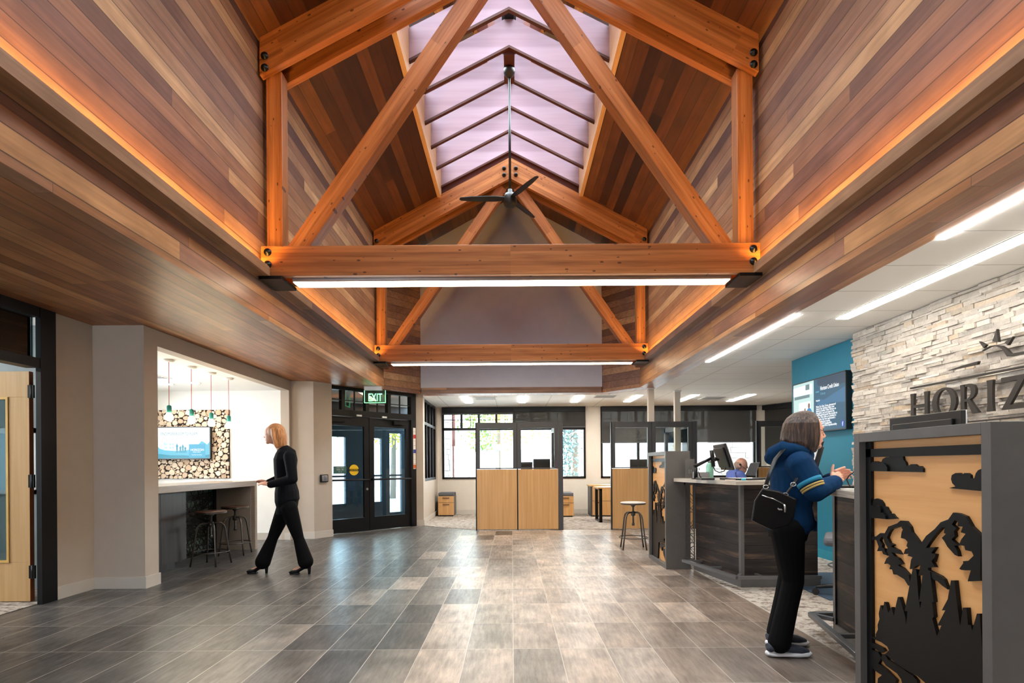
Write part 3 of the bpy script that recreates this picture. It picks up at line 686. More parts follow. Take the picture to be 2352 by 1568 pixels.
# pendants
for i, (px, py) in enumerate(((390, 826), (443, 843), (490, 856), (532, 868))):
    Y = 6.66+0.468*i; X = -4.0
    pos = ('nearest the pillar', 'second from the pillar', 'third from the pillar', 'farthest from the pillar, right of the log panel')[i]
    t = thing('pendant_lamp', 'bare bulb pendant with teal socket, %s' % pos, 'pendant lamp', (X, Y, 1.79), 'bare bulb pendants over the bar')
    MB().lathe([(0.0, 2.459), (0.06, 2.459), (0.062, 2.445), (0.05, 2.436), (0.012, 2.432), (0, 2.432)], (X, Y, 0)).build('canopy', M_white, t)
    MB().cyl((X, Y, 2.44), (X, Y, 1.925), 0.0035, n=8).build('cord', M_cord, t)
    MB().lathe([(0.0, 1.935), (0.008, 1.93), (0.024, 1.92), (0.027, 1.90), (0.027, 1.845), (0.023, 1.84), (0, 1.84)], (X, Y, 0)).build('socket', M_tealp, t)
    MB().lathe([(0.0, 1.742), (0.02, 1.745), (0.038, 1.76), (0.046, 1.785), (0.04, 1.81), (0.024, 1.835), (0.015, 1.85)], (X, Y, 0)).build('bulb', M_bulb, t)
for (x, y, l) in ((-4.74, 8.5, 'round downlight in the nook ceiling'), (-5.5, 6.9, 'round downlight in the nook ceiling'), (-5.2, 8.6, 'round downlight in the nook ceiling')):  # second and third are added to brighten the white nook
    t = thing('downlight', 'round recessed lamp in the white nook ceiling, ' + ('behind the second pendant' if x > -5 else 'added as fill near the pillar side' if y < 8 else 'added as fill above the television'), 'light', (x, y, 2.45), 'nook downlights')
    MB().lathe([(0.0, 2.457), (0.085, 2.457)], (x, y, 0)).build('lens', M_down, t)
    MB().lathe([(0.086, 2.4595), (0.1, 2.455), (0.098, 2.45), (0.085, 2.456)], (x, y, 0)).build('ring', M_white, t)
def vent(x, y, z, w_, l_, label):
    t = thing('air_vent', label, 'air vent', (x, y, z), 'ceiling air vents')
    bx(x-w_/2, x+w_/2, y-l_/2, y+l_/2, z-0.006, z+0.004).build('plate', M_white, t)
    for k in range(5):
        yy = y-l_/2+l_*(k+0.75)/6; bx(x-w_*0.42, x+w_*0.42, yy, yy+l_*0.06, z-0.009, z-0.0055).build('slot', M_dgrey, t)
vent(-4.95, 7.85, 2.46, 0.3, 0.45, 'small slotted air vent in the nook ceiling beside the pillar')

# ------------------------------------------------------------------ stools
def make_stool(loc, seatmat, h, label, ft=0.22):
    t = thing('bar_stool', label, 'stool', loc, 'round-seated metal stools')
    x, y = loc[0], loc[1]
    MB().lathe([(0.0, h), (0.165, h), (0.178, h-0.006), (0.18, h-0.014), (0.0, h-0.016)], (x, y, 0), 28).build('seat', seatmat, t)
    MB().lathe([(0.0, h-0.016), (0.176, h-0.015), (0.178, h-0.03), (0.17, h-0.034), (0, h-0.034)], (x, y, 0), 28).build('seat_rim', M_steel, t)
    MB().lathe([(0.0, h-0.034), (0.05, h-0.034), (0.025, h-0.06), (0.013, h-0.075), (0.013, h-0.30), (0.02, h-0.30), (0.02, h-0.335), (0, h-0.335)], (x, y, 0), 14).build('screw_post', M_steel, t)
    MB().lathe([(0.014, h-0.13), (0.03, h-0.135), (0.032, h-0.19), (0.014, h-0.20)], (x, y, 0), 14).build('hub', M_steel, t)
    for k in range(4):
        a = R(40+90*k); ca, sa = math.cos(a), math.sin(a); pts = []
        for (r, z) in ((0.02, h-0.155), (0.07, h-0.148), (0.115, h-0.155), (0.145, h-0.185), (0.162, h-0.235), (0.175, h-0.33), (0.2, (h-0.33)*0.5), (ft+0.01, 0.0)): pts.append((x+r*ca, y+r*sa, z))
        MB().tube(pts, 0.0105, 8).build('leg', M_steel, t)
    zr = 0.165; rr = 0.203; pts = [(x+rr*math.cos(2*math.pi*k/28), y+rr*math.sin(2*math.pi*k/28), zr) for k in range(29)]
    MB().tube(pts, 0.007, 7).build('foot_ring', M_steel, t)
    return t
s1 = make_stool((-3.71, 7.02, 0), M_seat, 0.665, 'dark-seated metal stool nearer the cabinet, in front of the laser-cut screen')
s2 = place(copy_tree(s1), (-3.82, 7.86, 0), R(12), 'dark-seated metal stool nearer the end panel of the bar counter')
for c in s2.children: pass
make_stool((1.72, 8.12, 0), M_seatl, 0.665, 'pale-seated metal stool on the tile floor beside the far reception counter')

# ------------------------------------------------------------------ entrance (wall at 45 degrees)
A = Vector((-3.165, 10.03, 0)); Dd = Vector((1.145, 1.22, 0)).normalized(); Nn = Vector((-Dd.y, Dd.x, 0))
DM = Matrix(((Dd.x, Nn.x, 0, A.x), (Dd.y, Nn.y, 0, A.y), (0, 0, 1, 0), (0, 0, 0, 1)))
def dbox(u0, u1, v0, v1, z0, z1, m=None):
    m = m or MB(); m.M = DM; m.box(u0, u1, v0, v1, z0, z1); return m
def doorline(px, py):
    a, b = unroll(px, py); tt = a/F; u = (tt*A.y - A.x)/(Dd.x - tt*Dd.y); Y = A.y+u*Dd.y
    return u, CH - b*Y/F
m = MB(); dbox(-0.30, -0.19, -0.05, 0.07, 0, Z0, m); dbox(1.68, 1.80, -0.05, 0.07, 0, Z0, m); dbox(-0.3, 1.8, -0.05, 0.07, 2.10, 2.21, m); dbox(-0.3, 1.8, -0.05, 0.07, 2.56, Z0, m)
for u in (0.21, 0.70, 1.18): dbox(u-0.035, u+0.035, -0.04, 0.06, 2.21, 2.56, m)
us = [-0.19, 0.175, 0.245, 0.665, 0.735, 1.145, 1.215, 1.68]
for k in range(0, 8, 2):
    mid = (us[k]+us[k+1])/2; dbox(mid-0.008, mid+0.008, -0.01, 0.02, 2.21, 2.56, m); dbox(us[k], us[k+1], -0.01, 0.02, 2.375, 2.391, m)
S('door_1', m, M_frame)
o = dbox(-0.2, 1.7, 0.0, 0.005, 2.2, 2.58).build('window_8', M_glass); o['kind'] = 'structure'
def leaf(u0, u1, lab, nm, hinge_left):
    loc = DM @ Vector(((u0+u1)/2, 0, 0)); t = thing(nm, lab, 'door', loc, kind='structure')
    m = MB(); st = 0.105
    dbox(u0+.004, u0+st, -0.02, 0.025, 0.012, 2.095, m); dbox(u1-st, u1-.004, -0.02, 0.025, 0.012, 2.095, m); dbox(u0+st, u1-st, -0.02, 0.025, 0.012, 0.26, m); dbox(u0+st, u1-st, -0.02, 0.025, 1.93, 2.095, m)
    m.build('door_frame', M_frame, t); dbox(u0+st, u1-st, 0.0, 0.006, 0.26, 1.93).build('glass_pane', M_tglass, t)
    m = MB(); m.M = DM; m.tube([(u0+.03, -0.075, 0.955), (u1-.03, -0.075, 0.955)], 0.016, 8)
    m.box(u0+.03, u0+.06, -0.075, -0.02, 0.94, 0.97); m.box(u1-.06, u1-.03, -0.075, -0.02, 0.94, 0.97); m.build('push_bar', M_black, t)
    m = MB(); uc = u0+0.12 if hinge_left else u1-0.42; m.M = DM; m.box(uc, uc+0.30, -0.075, -0.02, 1.99, 2.055); m.build('closer', M_black, t)
    m = MB(); m.M = DM; m.box(uc+0.05, uc+0.45 if hinge_left else uc-0.2, -0.07, -0.05, 2.07, 2.085) if hinge_left else m.box(uc-0.2, uc+0.2, -0.07, -0.05, 2.07, 2.085); m.build('closer_arm', M_black, t)
    return t
l1 = leaf(-0.19, 0.742, 'left leaf of the black glazed entrance doors, with the yellow caution sticker', 'door_2', True)
l2 = leaf(0.746, 1.678, 'right leaf of the black glazed entrance doors, beside the striped height strip', 'door_3', False)
m = MB(); m.M = DM; m.cyl((0.69, -0.02, 0.78), (0.69, -0.035, 0.78), 0.022); m.build('lock_cylinder', M_alu, l1)
for (a, b) in ((0.46, 0.56), (1.0, 1.10)):
    o = dbox(a, b, -0.075, -0.05, 2.105, 2.135).build('door_sensor', M_wplas)
    tag(o, 'small pale sensor under the header over the %s entrance door leaf' % ('left' if a < 0.9 else 'right'), 'sensor', 'sensors above the entrance doors')
# caution sticker and notice on the left leaf glass
u, z = doorline(813, 1079)
t = thing('caution_sticker', 'round yellow CAUTION sticker on the glass of the left entrance door', 'sticker', DM @ Vector((u, -0.003, z)))
m = MB(); m.M = DM; m.cyl((u, -0.001, z), (u, -0.003, z), 0.098, n=32); m.build('disc', M_yel, t)
dbox(u-0.1, u+0.1, -0.0045, -0.003, z-0.022, z+0.02).build('band', M_black, t)
text('lettering', 'CAUTION', 0.042, DM @ Matrix.Translation((u-0.09, -0.005, z-0.014)) @ Matrix.Rotation(math.pi/2, 4, 'X'), M_yel, t, 0.0004, sx=0.9)
u, z = doorline(781, 1080)
t = thing('door_notice', 'green notice with white lettering on the left entrance door glass', 'sign', DM @ Vector((u, -0.003, z)))
dbox(u-0.13, u+0.125, -0.003, -0.001, z-0.06, z+0.075).build('panel', M_sgrn, t)
for k, s_ in enumerate(('Lobby Hours', 'MON - FRI', '9 - 5')):
    text('lettering', s_, 0.03, DM @ Matrix.Translation((u, -0.0035, z+0.04-0.038*k)) @ Matrix.Rotation(math.pi/2, 4, 'X'), M_paper, t, 0.0004, 'CENTER')
t = thing('height_strip', 'white height strip with red, blue and orange blocks on the door frame', 'height strip', DM @ Vector((1.75, -0.055, 1.15)))
dbox(1.725, 1.785, -0.054, -0.0505, 1.14, 1.95).build('tape', M_paper, t)
for (za, mt) in ((1.74, M_red), (1.45, M_blu), (1.15, M_org)): dbox(1.727, 1.783, -0.056, -0.054, za, za+0.075).build('block', mt, t)
m = MB()
for k in range(8): dbox(1.727, 1.783, -0.0555, -0.054, 1.24+0.09*k, 1.243+0.09*k, m)
m.build('tick_lines', M_dgrey, t)
# door opener button on the column
c = PY(746, 1094.5, 9.60); c = Vector((-3.165, 9.60+0.06, c.z))
q = Vector((-3.30, 9.50, 0)); q2 = Vector((-3.09, 9.80, 0)); dd = (q2-q).normalized(); n2 = Vector((dd.y, -dd.x, 0)); cc = q + dd*0.185 + n2*0.004; cc.z = 1.0
BM = frame_M(cc, dd, (0, 0, 1))
if (BM.to_3x3() @ Vector((0, 0, 1))).dot(n2) < 0: BM = frame_M(cc, dd, (0, 0, 1)) @ Matrix.Scale(-1, 4, Vector((0, 0, 1)))
t = thing('door_button', 'square door opener push plate with a wheelchair symbol on the greige column', 'button', cc)
m = MB(); m.M = BM; m.box(-0.075, 0.075, -0.065, 0.065, 0, 0.035); m.build('box', M_black, t, bevel=0.008)
m = MB(); m.M = BM; m.box(-0.055, 0.055, -0.048, 0.048, 0.035, 0.041); m.build('plate', M_alu, t, bevel=0.004)
m = MB(); m.M = BM; pts = [(0.018*math.cos(a)-0.002, 0.018*math.sin(a)-0.012, 0.042) for a in [R(150+24*k) for k in range(11)]]; m.tube(pts, 0.0025, 5); m.ball((-0.004, 0.032, 0.042), 0.006, 8, 6)
m.tube([(-0.004, 0.022, 0.042), (-0.002, 0.0, 0.042), (0.014, -0.002, 0.042), (0.02, -0.018, 0.042)], 0.003, 5); m.build('symbol', M_blu, t)
S('trim_10', dbox(-0.3, 1.8, -0.06, 0.1, -0.001, 0.008), M_alu)
# vestibule beyond the doors
M_slate = plain('slate_frame', (34, 58, 72), 0.5)
S('wall_vestibule', dbox(-0.9, -0.8, 0.07, 2.3, 0, Z0), plain('slate_paint', (58, 70, 78), 0.6))
m = MB()
for (a, b) in ((-0.8, 0.92), (1.567, 2.30), (2.51, 2.73), (3.08, 3.3)): dbox(a, b, 2.2, 2.28, 0, Z0, m)
for (a, b, z0_, z1_) in ((0.92, 1.567, 0.37, 1.85), (2.30, 2.51, 0.37, 1.85), (2.73, 3.08, 0.10, 1.98)):
    dbox(a, b, 2.2, 2.28, 0, z0_, m); dbox(a, b, 2.2, 2.28, z1_, Z0, m); dbox(a, b, 2.21, 2.26, 0.96, 1.0, m)
S('window_9', m, M_slate)
o = dbox(0.9, 3.1, 2.23, 2.236, 0.1, 2.0).build('window_10', M_glass); o['kind'] = 'structure'
m = MB(); m.M = DM; m.prism([(-0.9, 0.07), (1.78, 0.07), (3.15, 1.34), (3.3, 2.3), (-0.9, 2.3)], Z0+0.001, Z0+0.05); S('ceiling_vestibule', m, M_ivory)
# column and alcove wall right of the doors
S('wall_alcove', MB().prism([(-2.0, 11.31), (-1.78, 11.44), (-1.83, 11.5), (-1.83, 11.98), (-1.95, 11.98), (-1.95, 11.45), (-2.06, 11.38)], 0, Z0), M_greige)
m = MB(); m.box(-1.95, -1.83, 11.98, 14.1, 0, 0.87); m.box(-1.95, -1.83, 13.86, 14.1, 0.87, Z0)
S('wall_alcove_side', m, M_greige)
m = MB()
for y in (11.98, 12.42, 12.90, 13.36, 13.82): m.box(-1.93, -1.85, y, y+0.045, 0.9, Z0)
for z in (0.87, 2.08, 2.57): m.box(-1.93, -1.85, 11.98, 13.86, z, z+0.06)
S('window_11', m, M_frame)
S('window_12', bx(-1.895, -1.89, 11.98, 13.86, 0.9, Z0), M_glass)
m = MB()
for q in ([(-2.0, 11.31), (-1.995, 11.295), (-1.765, 11.43), (-1.815, 11.505), (-1.815, 13.98), (-1.83, 13.98), (-1.83, 11.5), (-1.78, 11.44)],): m.prism(q, 0, 0.115)
S('baseboard_alcove', m, M_base)

# ------------------------------------------------------------------ far wall with its windows
m = MB(); Y0 = 14.0
xs = [(-1.95, -1.71), (1.81, 2.18), (5.98, 6.16)]
for a, b in xs: m.box(a, b, Y0, Y0+0.15, 0, Z0)
m.box(-1.95, 6.2, Y0+0.001, Y0+0.149, 0, 0.87)
S('wall_far', m, M_ivory)
S('baseboard_far', bx(-1.82, 6.1, Y0-0.014, Y0, 0, 0.115), M_base)
m = MB(); m.box(6.16, 9.5, Y0, Y0+0.15, 0, Z0); m.box(9.4, 9.5, YB, Y0, 0, Z0)
S('wall_far_corner', m, M_ivory)
def farwin(nm, x0, x1, nun, mull):
    m = MB(); d0, d1 = Y0-0.02, Y0+0.06
    m.box(x0, x0+0.05, d0, d1, 0.87, Z0); m.box(x1-0.05, x1, d0, d1, 0.87, Z0); m.box(x0, x1, d0, d1, 0.87, 0.915); m.box(x0, x1, d0, d1, 2.06, 2.12); m.box(x0, x1, d0, d1, 2.53, Z0)
    for k in range(nun):
        a = x0+0.05+(x1-x0-0.1)*k/nun; b = x0+0.05+(x1-x0-0.1)*(k+1)/nun
        if k: m.box(a-0.028, a+0.028, d0, d1, 2.12, 2.53)
        mid = (a+b)/2; m.box(mid-0.007, mid+0.007, Y0+0.01, Y0+0.04, 2.12, 2.53); m.box(a, b, Y0+0.01, Y0+0.04, 2.31, 2.324)
    for x in mull: m.box(x-0.03, x+0.03, d0, d1, 0.87, 2.1)
    S(nm, m, M_frame)
farwin('window_13', -1.71, 1.81, 8, ())
farwin('window_14', 2.18, 5.98, 9, (3.1, 4.49))
S('window_15', bx(-1.68, 1.78, Y0+0.02, Y0+0.025, 0.9, 2.55), M_glass)
S('window_16', bx(2.2, 5.96, Y0+0.02, Y0+0.025, 0.9, 2.55), M_glass)
def blind(x0, x1, z, label):
    t = thing('roller_blind', label, 'roller blind', ((x0+x1)/2, Y0-0.06, z), 'dark roller blinds on the far windows')
    bx(x0, x1, Y0-0.062, Y0-0.058, z, 2.56).build('fabric', M_blind, t)
    bx(x0, x1, Y0-0.068, Y0-0.052, z-0.02, z+0.008).build('bottom_bar', M_dgrey, t)
    bx(x0, x1, Y0-0.11, Y0-0.022, 2.50, Z0).build('headbox', M_frame, t)
blind(-1.70, 0.04, 2.46, 'rolled-up dark blind over the left half of the first far window')
blind(0.05, 1.80, 2.13, 'half-lowered dark see-through blind over the right half of the first far window')
blind(2.19, 5.97, 1.74, 'wide dark see-through blind covering the upper half of the second far window')
# dark blind on the angled wall at far right
t = thing('roller_blind', 'dark blind on the slanting wall right of the far windows', 'roller blind', (6.6, 13.3, 1.6), 'dark roller blinds on the far windows')
m = MB(); m.add([(6.20, 13.97, 1.25), (7.6, 11.6, 1.25), (7.6, 11.6, 2.5), (6.20, 13.97, 2.5), (6.22, 13.98, 1.25), (7.62, 11.61, 1.25), (7.62, 11.61, 2.5), (6.22, 13.98, 2.5)], [(0, 1, 2, 3), (7, 6, 5, 4), (0, 4, 5, 1), (1, 5, 6, 2), (2, 6, 7, 3), (3, 7, 4, 0)])
m.build('fabric', M_blind, t)
m = MB(); m.prism([(6.10, 13.9), (7.5, 11.5), (7.62, 11.6), (6.22, 13.98)], 2.5, 2.61); m.build('headbox', M_frame, t)
m = MB(); m.prism([(6.24, 13.99), (7.64, 11.62), (7.8, 11.7), (6.4, 14.1)], 0, 1.25); S('wall_slant', m, M_ivory)

# ------------------------------------------------------------------ far ceiling lamps and vents
for k, x in enumerate((-0.97, 0.24, 1.42, 2.62, 3.78, 4.95)):
    linear_light('ceiling_light', x-0.075, x+0.075, 11.72, 12.95, Z0-0.006, Z0+0.02,
                 'short bright ceiling lamp in the far office area, %s' % ('leftmost', 'second from left', 'third from left', 'fourth from left', 'fifth, partly behind a pale pole', 'rightmost')[k], 'recessed lamps of the far ceiling')
vent(-0.55, 12.1, Z0+0.002, 0.5, 0.5, 'slotted air vent between the two leftmost far ceiling lamps')
vent(1.95, 11.9, Z0+0.002, 0.5, 0.5, 'slotted air vent between the third and fourth far ceiling lamps')
vent(4.35, 12.3, Z0+0.002, 0.5, 0.5, 'slotted air vent between the fifth and rightmost far ceiling lamps')
linear_light('linear_light', 2.705, 2.765, 0.5, 3.63, Z0-0.006, Z0+0.02, 'thin bright ceiling strip beside the wood soffit, the one nearer the camera', 'long strip lamps of the reception ceiling')
linear_light('linear_light', 2.705, 2.765, 5.45, 7.95, Z0-0.006, Z0+0.02, 'thin bright ceiling strip beside the wood soffit, the one above the far counter', 'long strip lamps of the reception ceiling')
linear_light('linear_light', 3.20, 3.32, 0.5, 5.62, Z0-0.006, Z0+0.02, 'wide bright ceiling strip washing the white stone wall', 'long strip lamps of the reception ceiling', emit('wall_wash_glow', (255, 248, 236), 14.0))
# exit sign
t = thing('exit_sign', 'hanging glass EXIT sign with green letters near the entrance doors', 'exit sign', (-2.47, 10.15, 2.3))
e0 = PY(834, 888, 10.15); 
bx(-2.62, -2.30, 10.12, 10.18, 2.545, 2.62).build('housing', M_alu, t, bevel=0.004)
bx(-2.62, -2.24, 10.148, 10.153, 2.33, 2.545).build('glass_panel', glass('green_edge_glass', (0.7, 0.95, 0.78, 1), 0.1), t)
m = MB()
for q in ((-2.62, -2.24, 2.325, 2.332), (-2.62, -2.613, 2.33, 2.545), (-2.247, -2.24, 2.33, 2.545)): m.box(q[0], q[1], 10.146, 10.155, q[2], q[3])
m.build('glowing_edge', M_exit, t)
text('lettering', 'EXIT', 0.2, frame_M((-2.555, 10.146, 2.355), (1, 0, 0), (0, 0, 1)), M_exit, t, 0.001, sx=0.62)

# ------------------------------------------------------------------ cubicle partitions
YP = 10.52
def partition(x0, x1, n, label, zt=1.985, endpost=True):
    t = thing('office_partition', label, 'partition', ((x0+x1)/2, YP, 0), 'maple and glass office partitions')
    w_ = (x1-x0)/n
    for k in range(n):
        a, b = x0+w_*k, x0+w_*(k+1); g = 0.004
        bx(a+g+0.012, b-g-0.002, YP-0.012, YP+0.05, 0.02, 1.125).build('lower_panel', M_maple, t, bevel=0.002)
        m = MB(); m.box(a+g, a+0.075, YP-0.01, YP+0.055, 1.13, zt); m.box(b-0.075, b-g, YP-0.01, YP+0.055, 1.13, zt); m.box(a+0.075, b-0.075, YP-0.01, YP+0.055, zt-0.105, zt); m.box(a+0.075, b-0.075, YP-0.01, YP+0.055, 1.13, 1.152)
        m.build('upper_frame', M_dgrey, t, bevel=0.002)
        bx(a+0.075, b-0.075, YP+0.018, YP+0.024, 1.152, zt-0.105).build('glass_pane', M_glass, t)
    bx(x0-0.006, x0+0.012, YP-0.014, YP+0.06, 0.0, zt+0.004).build('end_trim', M_frame, t)
    bx((x0+x1)/2-0.008, (x0+x1)/2+0.018, YP-0.008, YP+0.05, 0.01, zt).build('joint_trim', M_frame, t)
    if endpost:
        bx(x1, x1+0.085, YP-0.014, YP+0.06, 0.0, zt-0.004).build('corner_post', M_dgrey, t)
        bx(x1+0.01, x1+0.075, YP+0.06, YP+2.0, 0.02, 1.125).build('side_panel', M_maple, t)
        m = MB(); m.box(x1+0.01, x1+0.075, YP+0.06, YP+0.15, 1.13, zt); m.box(x1+0.01, x1+0.075, YP+0.95, YP+1.08, 1.13, zt); m.box(x1+0.01, x1+0.075, YP+1.9, YP+2.0, 1.13, zt); m.box(x1+0.01, x1+0.075, YP+0.06, YP+2.0, zt-0.1, zt); m.box(x1+0.01, x1+0.075, YP+0.06, YP+2.0, 1.13, 1.15)
        m.build('side_frame', M_dgrey, t)
        bx(x1+0.04, x1+0.045, YP+0.15, YP+1.9, 1.15, zt-0.1).build('side_glass', M_glass, t)
    return t
partition(-0.665, 0.855, 2, 'two-bay maple and glass partition in the middle of the far office area')
partition(1.83, 3.33, 2, 'two-bay maple and glass partition behind the pale-seated stool and far counter')
partition(4.52, 6.0, 2, 'grey-framed glass partition at right, behind the man in the blue shirt', endpost=False)
for (x, y, l) in ((2.60, 10.66, 'pale square pole rising to the ceiling behind the second partition, left one'), (3.22, 11.1, 'pale square pole rising to the ceiling behind the second partition, right one')):
    t = thing('utility_pole', l, 'pole', (x, y, 0), 'pale poles above the partitions')
    bx(x-0.055, x+0.055, y-0.05, y+0.05, 0.0, 2.60).build('shaft', M_ivory, t, bevel=0.004)
    bx(x-0.065, x+0.065, y-0.06, y+0.06, 2.60, 2.622).build('top_collar', M_white, t)
S('wall_right_column', bx(4.90, 5.06, 11.6, 11.75, 0.0, Z0), M_ivory) if False else None
# pedestals and storage
def pedestal(x, y, label, w_=0.38, d_=0.5, h=0.56):
    t = thing('file_pedestal', label, 'drawer cabinet', (x, y, 0), 'cushioned maple pedestals')
    bx(x-w_/2, x+w_/2, y-d_/2+0.02, y+d_/2, 0.03, h-0.075).build('body', M_dgrey, t, bevel=0.004)
    bx(x-w_/2+0.005, x+w_/2-0.005, y-d_/2+0.02, y+d_/2-.01, h-0.075, h).build('cushion', M_sofa, t, bevel=0.015)
    bx(x-w_/2+0.03, x+w_/2-0.03, y-d_/2+0.05, y+d_/2-0.03, 0.0, 0.03).build('plinth', M_black, t)
    for (za, zb) in ((0.035, 0.325), (0.333, h-0.08)):
        dr = bx(x-w_/2+0.004, x+w_/2-0.004, y-d_/2, y-d_/2+0.02, za, zb).build('drawer', M_maple, t, bevel=0.001)
        MB().box(x-0.08, x+0.08, y-d_/2-0.018, y-d_/2-0.001, zb-0.045, zb-0.033).build('handle', M_black, dr)
    return t
p_ = pedestal(-1.56, 13.68, 'small maple two-drawer pedestal with grey cushion top, below the first far window')
q_ = place(copy_tree(p_), (1.22, 13.3, 0), 0, 'small maple pedestal partly hidden behind the free-standing partition')
t = thing('storage_cabinet', 'maple lateral cabinet with grey side below the second far window', 'cabinet', (2.35, 13.4, 0))
bx(1.80, 3.2, 13.1, 13.6, 0.03, 0.70).build('body', M_dgrey, t); bx(1.78, 3.22, 13.08, 13.62, 0.70, 0.73).build('top', M_maple, t)
for (a, b) in ((1.84, 2.5), (2.51, 3.17)):
    for (c, d) in ((0.04, 0.36), (0.37, 0.69)):
        dr = bx(a, b, 13.08, 13.1, c, d).build('drawer', M_maple, t); bx(a+0.05, a+0.22, 13.065, 13.08, d-0.04, d-0.02).build('handle', M_black, dr)
t = thing('desk', 'maple-topped desk on black square frame legs beside the storage cabinet', 'desk', (2.4, 12.2, 0))
bx(1.77, 3.2, 11.75, 12.45, 0.70, 0.73).build('desktop', M_maple, t)
for x in (1.80, 3.1):
    m = MB(); m.box(x, x+0.06, 11.78, 11.84, 0, 0.7); m.box(x, x+0.06, 12.36, 12.42, 0, 0.7); m.box(x, x+0.06, 11.78, 12.42, 0, 0.03); m.box(x, x+0.06, 11.78, 12.42, 0.67, 0.7); m.build('leg_frame', M_black, t)
bx(2.2, 3.1, 12.40, 12.42, 0.36, 0.68).build('modesty_panel', M_gplas, t)
t = thing('desk', 'desk behind the free-standing partition, carrying dark monitors', 'desk', (0.2, 11.5, 0))
bx(-0.45, 0.84, 11.0, 11.7, 0.70, 0.73).build('desktop', M_maple, t)
for (a, b) in ((-0.42, 11.03), (0.76, 11.03), (-0.42, 11.63), (0.76, 11.63)): bx(a, a+0.05, b, b+0.05, 0, 0.7).build('leg', M_black, t)
def monitor(M, w_, h_, label, group='dark monitors', stand=None, rim=None):
    t = thing('monitor', label, 'monitor', tuple(M.translation), group)
    m = MB(); m.M = M; m.box(-w_/2, w_/2, -h_/2, h_/2, -0.012, 0.012); m.build('case', M_plas, t, bevel=0.004)
    m = MB(); m.M = M; m.prism([(-w_*.42, -h_*.38), (w_*.42, -h_*.38), (w_*.42, h_*.38), (-w_*.42, h_*.38)], 0.012, 0.03); m.build('back_shell', M_plas, t, bevel=0.006)
    m = MB(); m.M = M; m.box(-w_/2, w_/2, -h_/2, h_/2, -0.018, -0.012); m.build('screen', rim or M_dgrey, t)
    if stand is not None:
        p = M.translation; dn = M.to_3x3() @ Vector((0, 0, 1)); q = p + dn*0.05
        MB().box(q.x-0.02, q.x+0.02, q.y-0.02, q.y+0.02, stand+0.012, p.z).build('stand', M_plas, t)
        MB().box(q.x-0.11, q.x+0.11, q.y-0.09, q.y+0.09, stand, stand+0.012).build('foot', M_plas, t, bevel=0.003)
    return t
def monY(px0, px1, pyt, pyb, Y, label, stand, **k):
    a, b = PY(px0, pyt, Y), PY(px1, pyb, Y); c = (a+b)/2
    return monitor(frame_M(c, (1, 0, 0), (0, 0, 1)), abs(b.x-a.x), abs(a.z-b.z)+0.14, label, stand=stand, **k)
monY(1225, 1264, 1062, 1077, 11.3, 'wider black monitor seen through the right bay of the middle partition', 0.73)
monY(1196, 1223, 1069, 1080, 11.45, 'low dark monitor left of the wider one in the middle partition', 0.73)
monY(1447, 1487, 1062, 1075, 11.9, 'black monitor seen through the left bay of the second partition', 0.73)

# ------------------------------------------------------------------ right side: stone wall, teal wall, signs
t = MB(); rnd = random.Random(5); z = 0.0
while z < Z0-0.001:
    h = min(rnd.choice((0.022, 0.028, 0.034, 0.042)), Z0-z)
    y = 0.6 - rnd.uniform(0, 0.2)
    while y < 6.29:
        L = rnd.uniform(0.08, 0.32); y1 = min(y+L, 6.29 + rnd.uniform(-0.012, 0.008))
        if 6.29-y1 < 0.07: y1 = 6.29 + rnd.uniform(-0.012, 0.008)
        d = rnd.uniform(0.0, 0.024) + (0.012 if rnd.random() < 0.12 else 0); tl = rnd.uniform(-0.006, 0.006); tz = rnd.uniform(-0.004, 0.006)
        x = 3.775 - d; e = 0.0012
        t.add([(3.89, y+e, z+e), (3.89, y1-e, z+e), (3.89, y1-e, z+h-e), (3.89, y+e, z+h-e), (x+tl+tz, y+e, z+e), (x-tl+tz, y1-e, z+e), (x-tl-tz, y1-e, z+h-e), (x+tl-tz, y+e, z+h-e)],
              [(0, 1, 2, 3), (7, 6, 5, 4), (0, 4, 5, 1), (1, 5, 6, 2), (2, 6, 7, 3), (3, 7, 4, 0)])
        y = y1
        if y >= 6.27: break
    z += h
S('wall_stone', t, M_stone)
S('wall_teal', bx(3.90, 4.05, YB, 7.93, 0, Z0), M_teal)
S('baseboard_teal', bx(3.885, 3.90, 6.32, 7.93, 0, 0.115), plain('teal_baseboard', (10, 132, 156), 0.5))
XL = 3.695
def wallpoly(pts, d0=XL, d1=XL+0.02):
    return [tuple(PX(px, py, XL)[1:3]) for px, py in pts]
fnx = lambda a, b, c: (c, a, b)
sg = thing('wall_sign', 'dark metal HORIZON lettering and rising-sun emblem on the white stone wall', 'sign', (XL, 4.4, 1.52))
def letter(nm, polys):
    m = MB()
    for p in polys: m.prism(p, XL, XL+0.022, fnx)
    return m.build(nm, M_letter, sg)
zb, zt = 1.59, 1.832
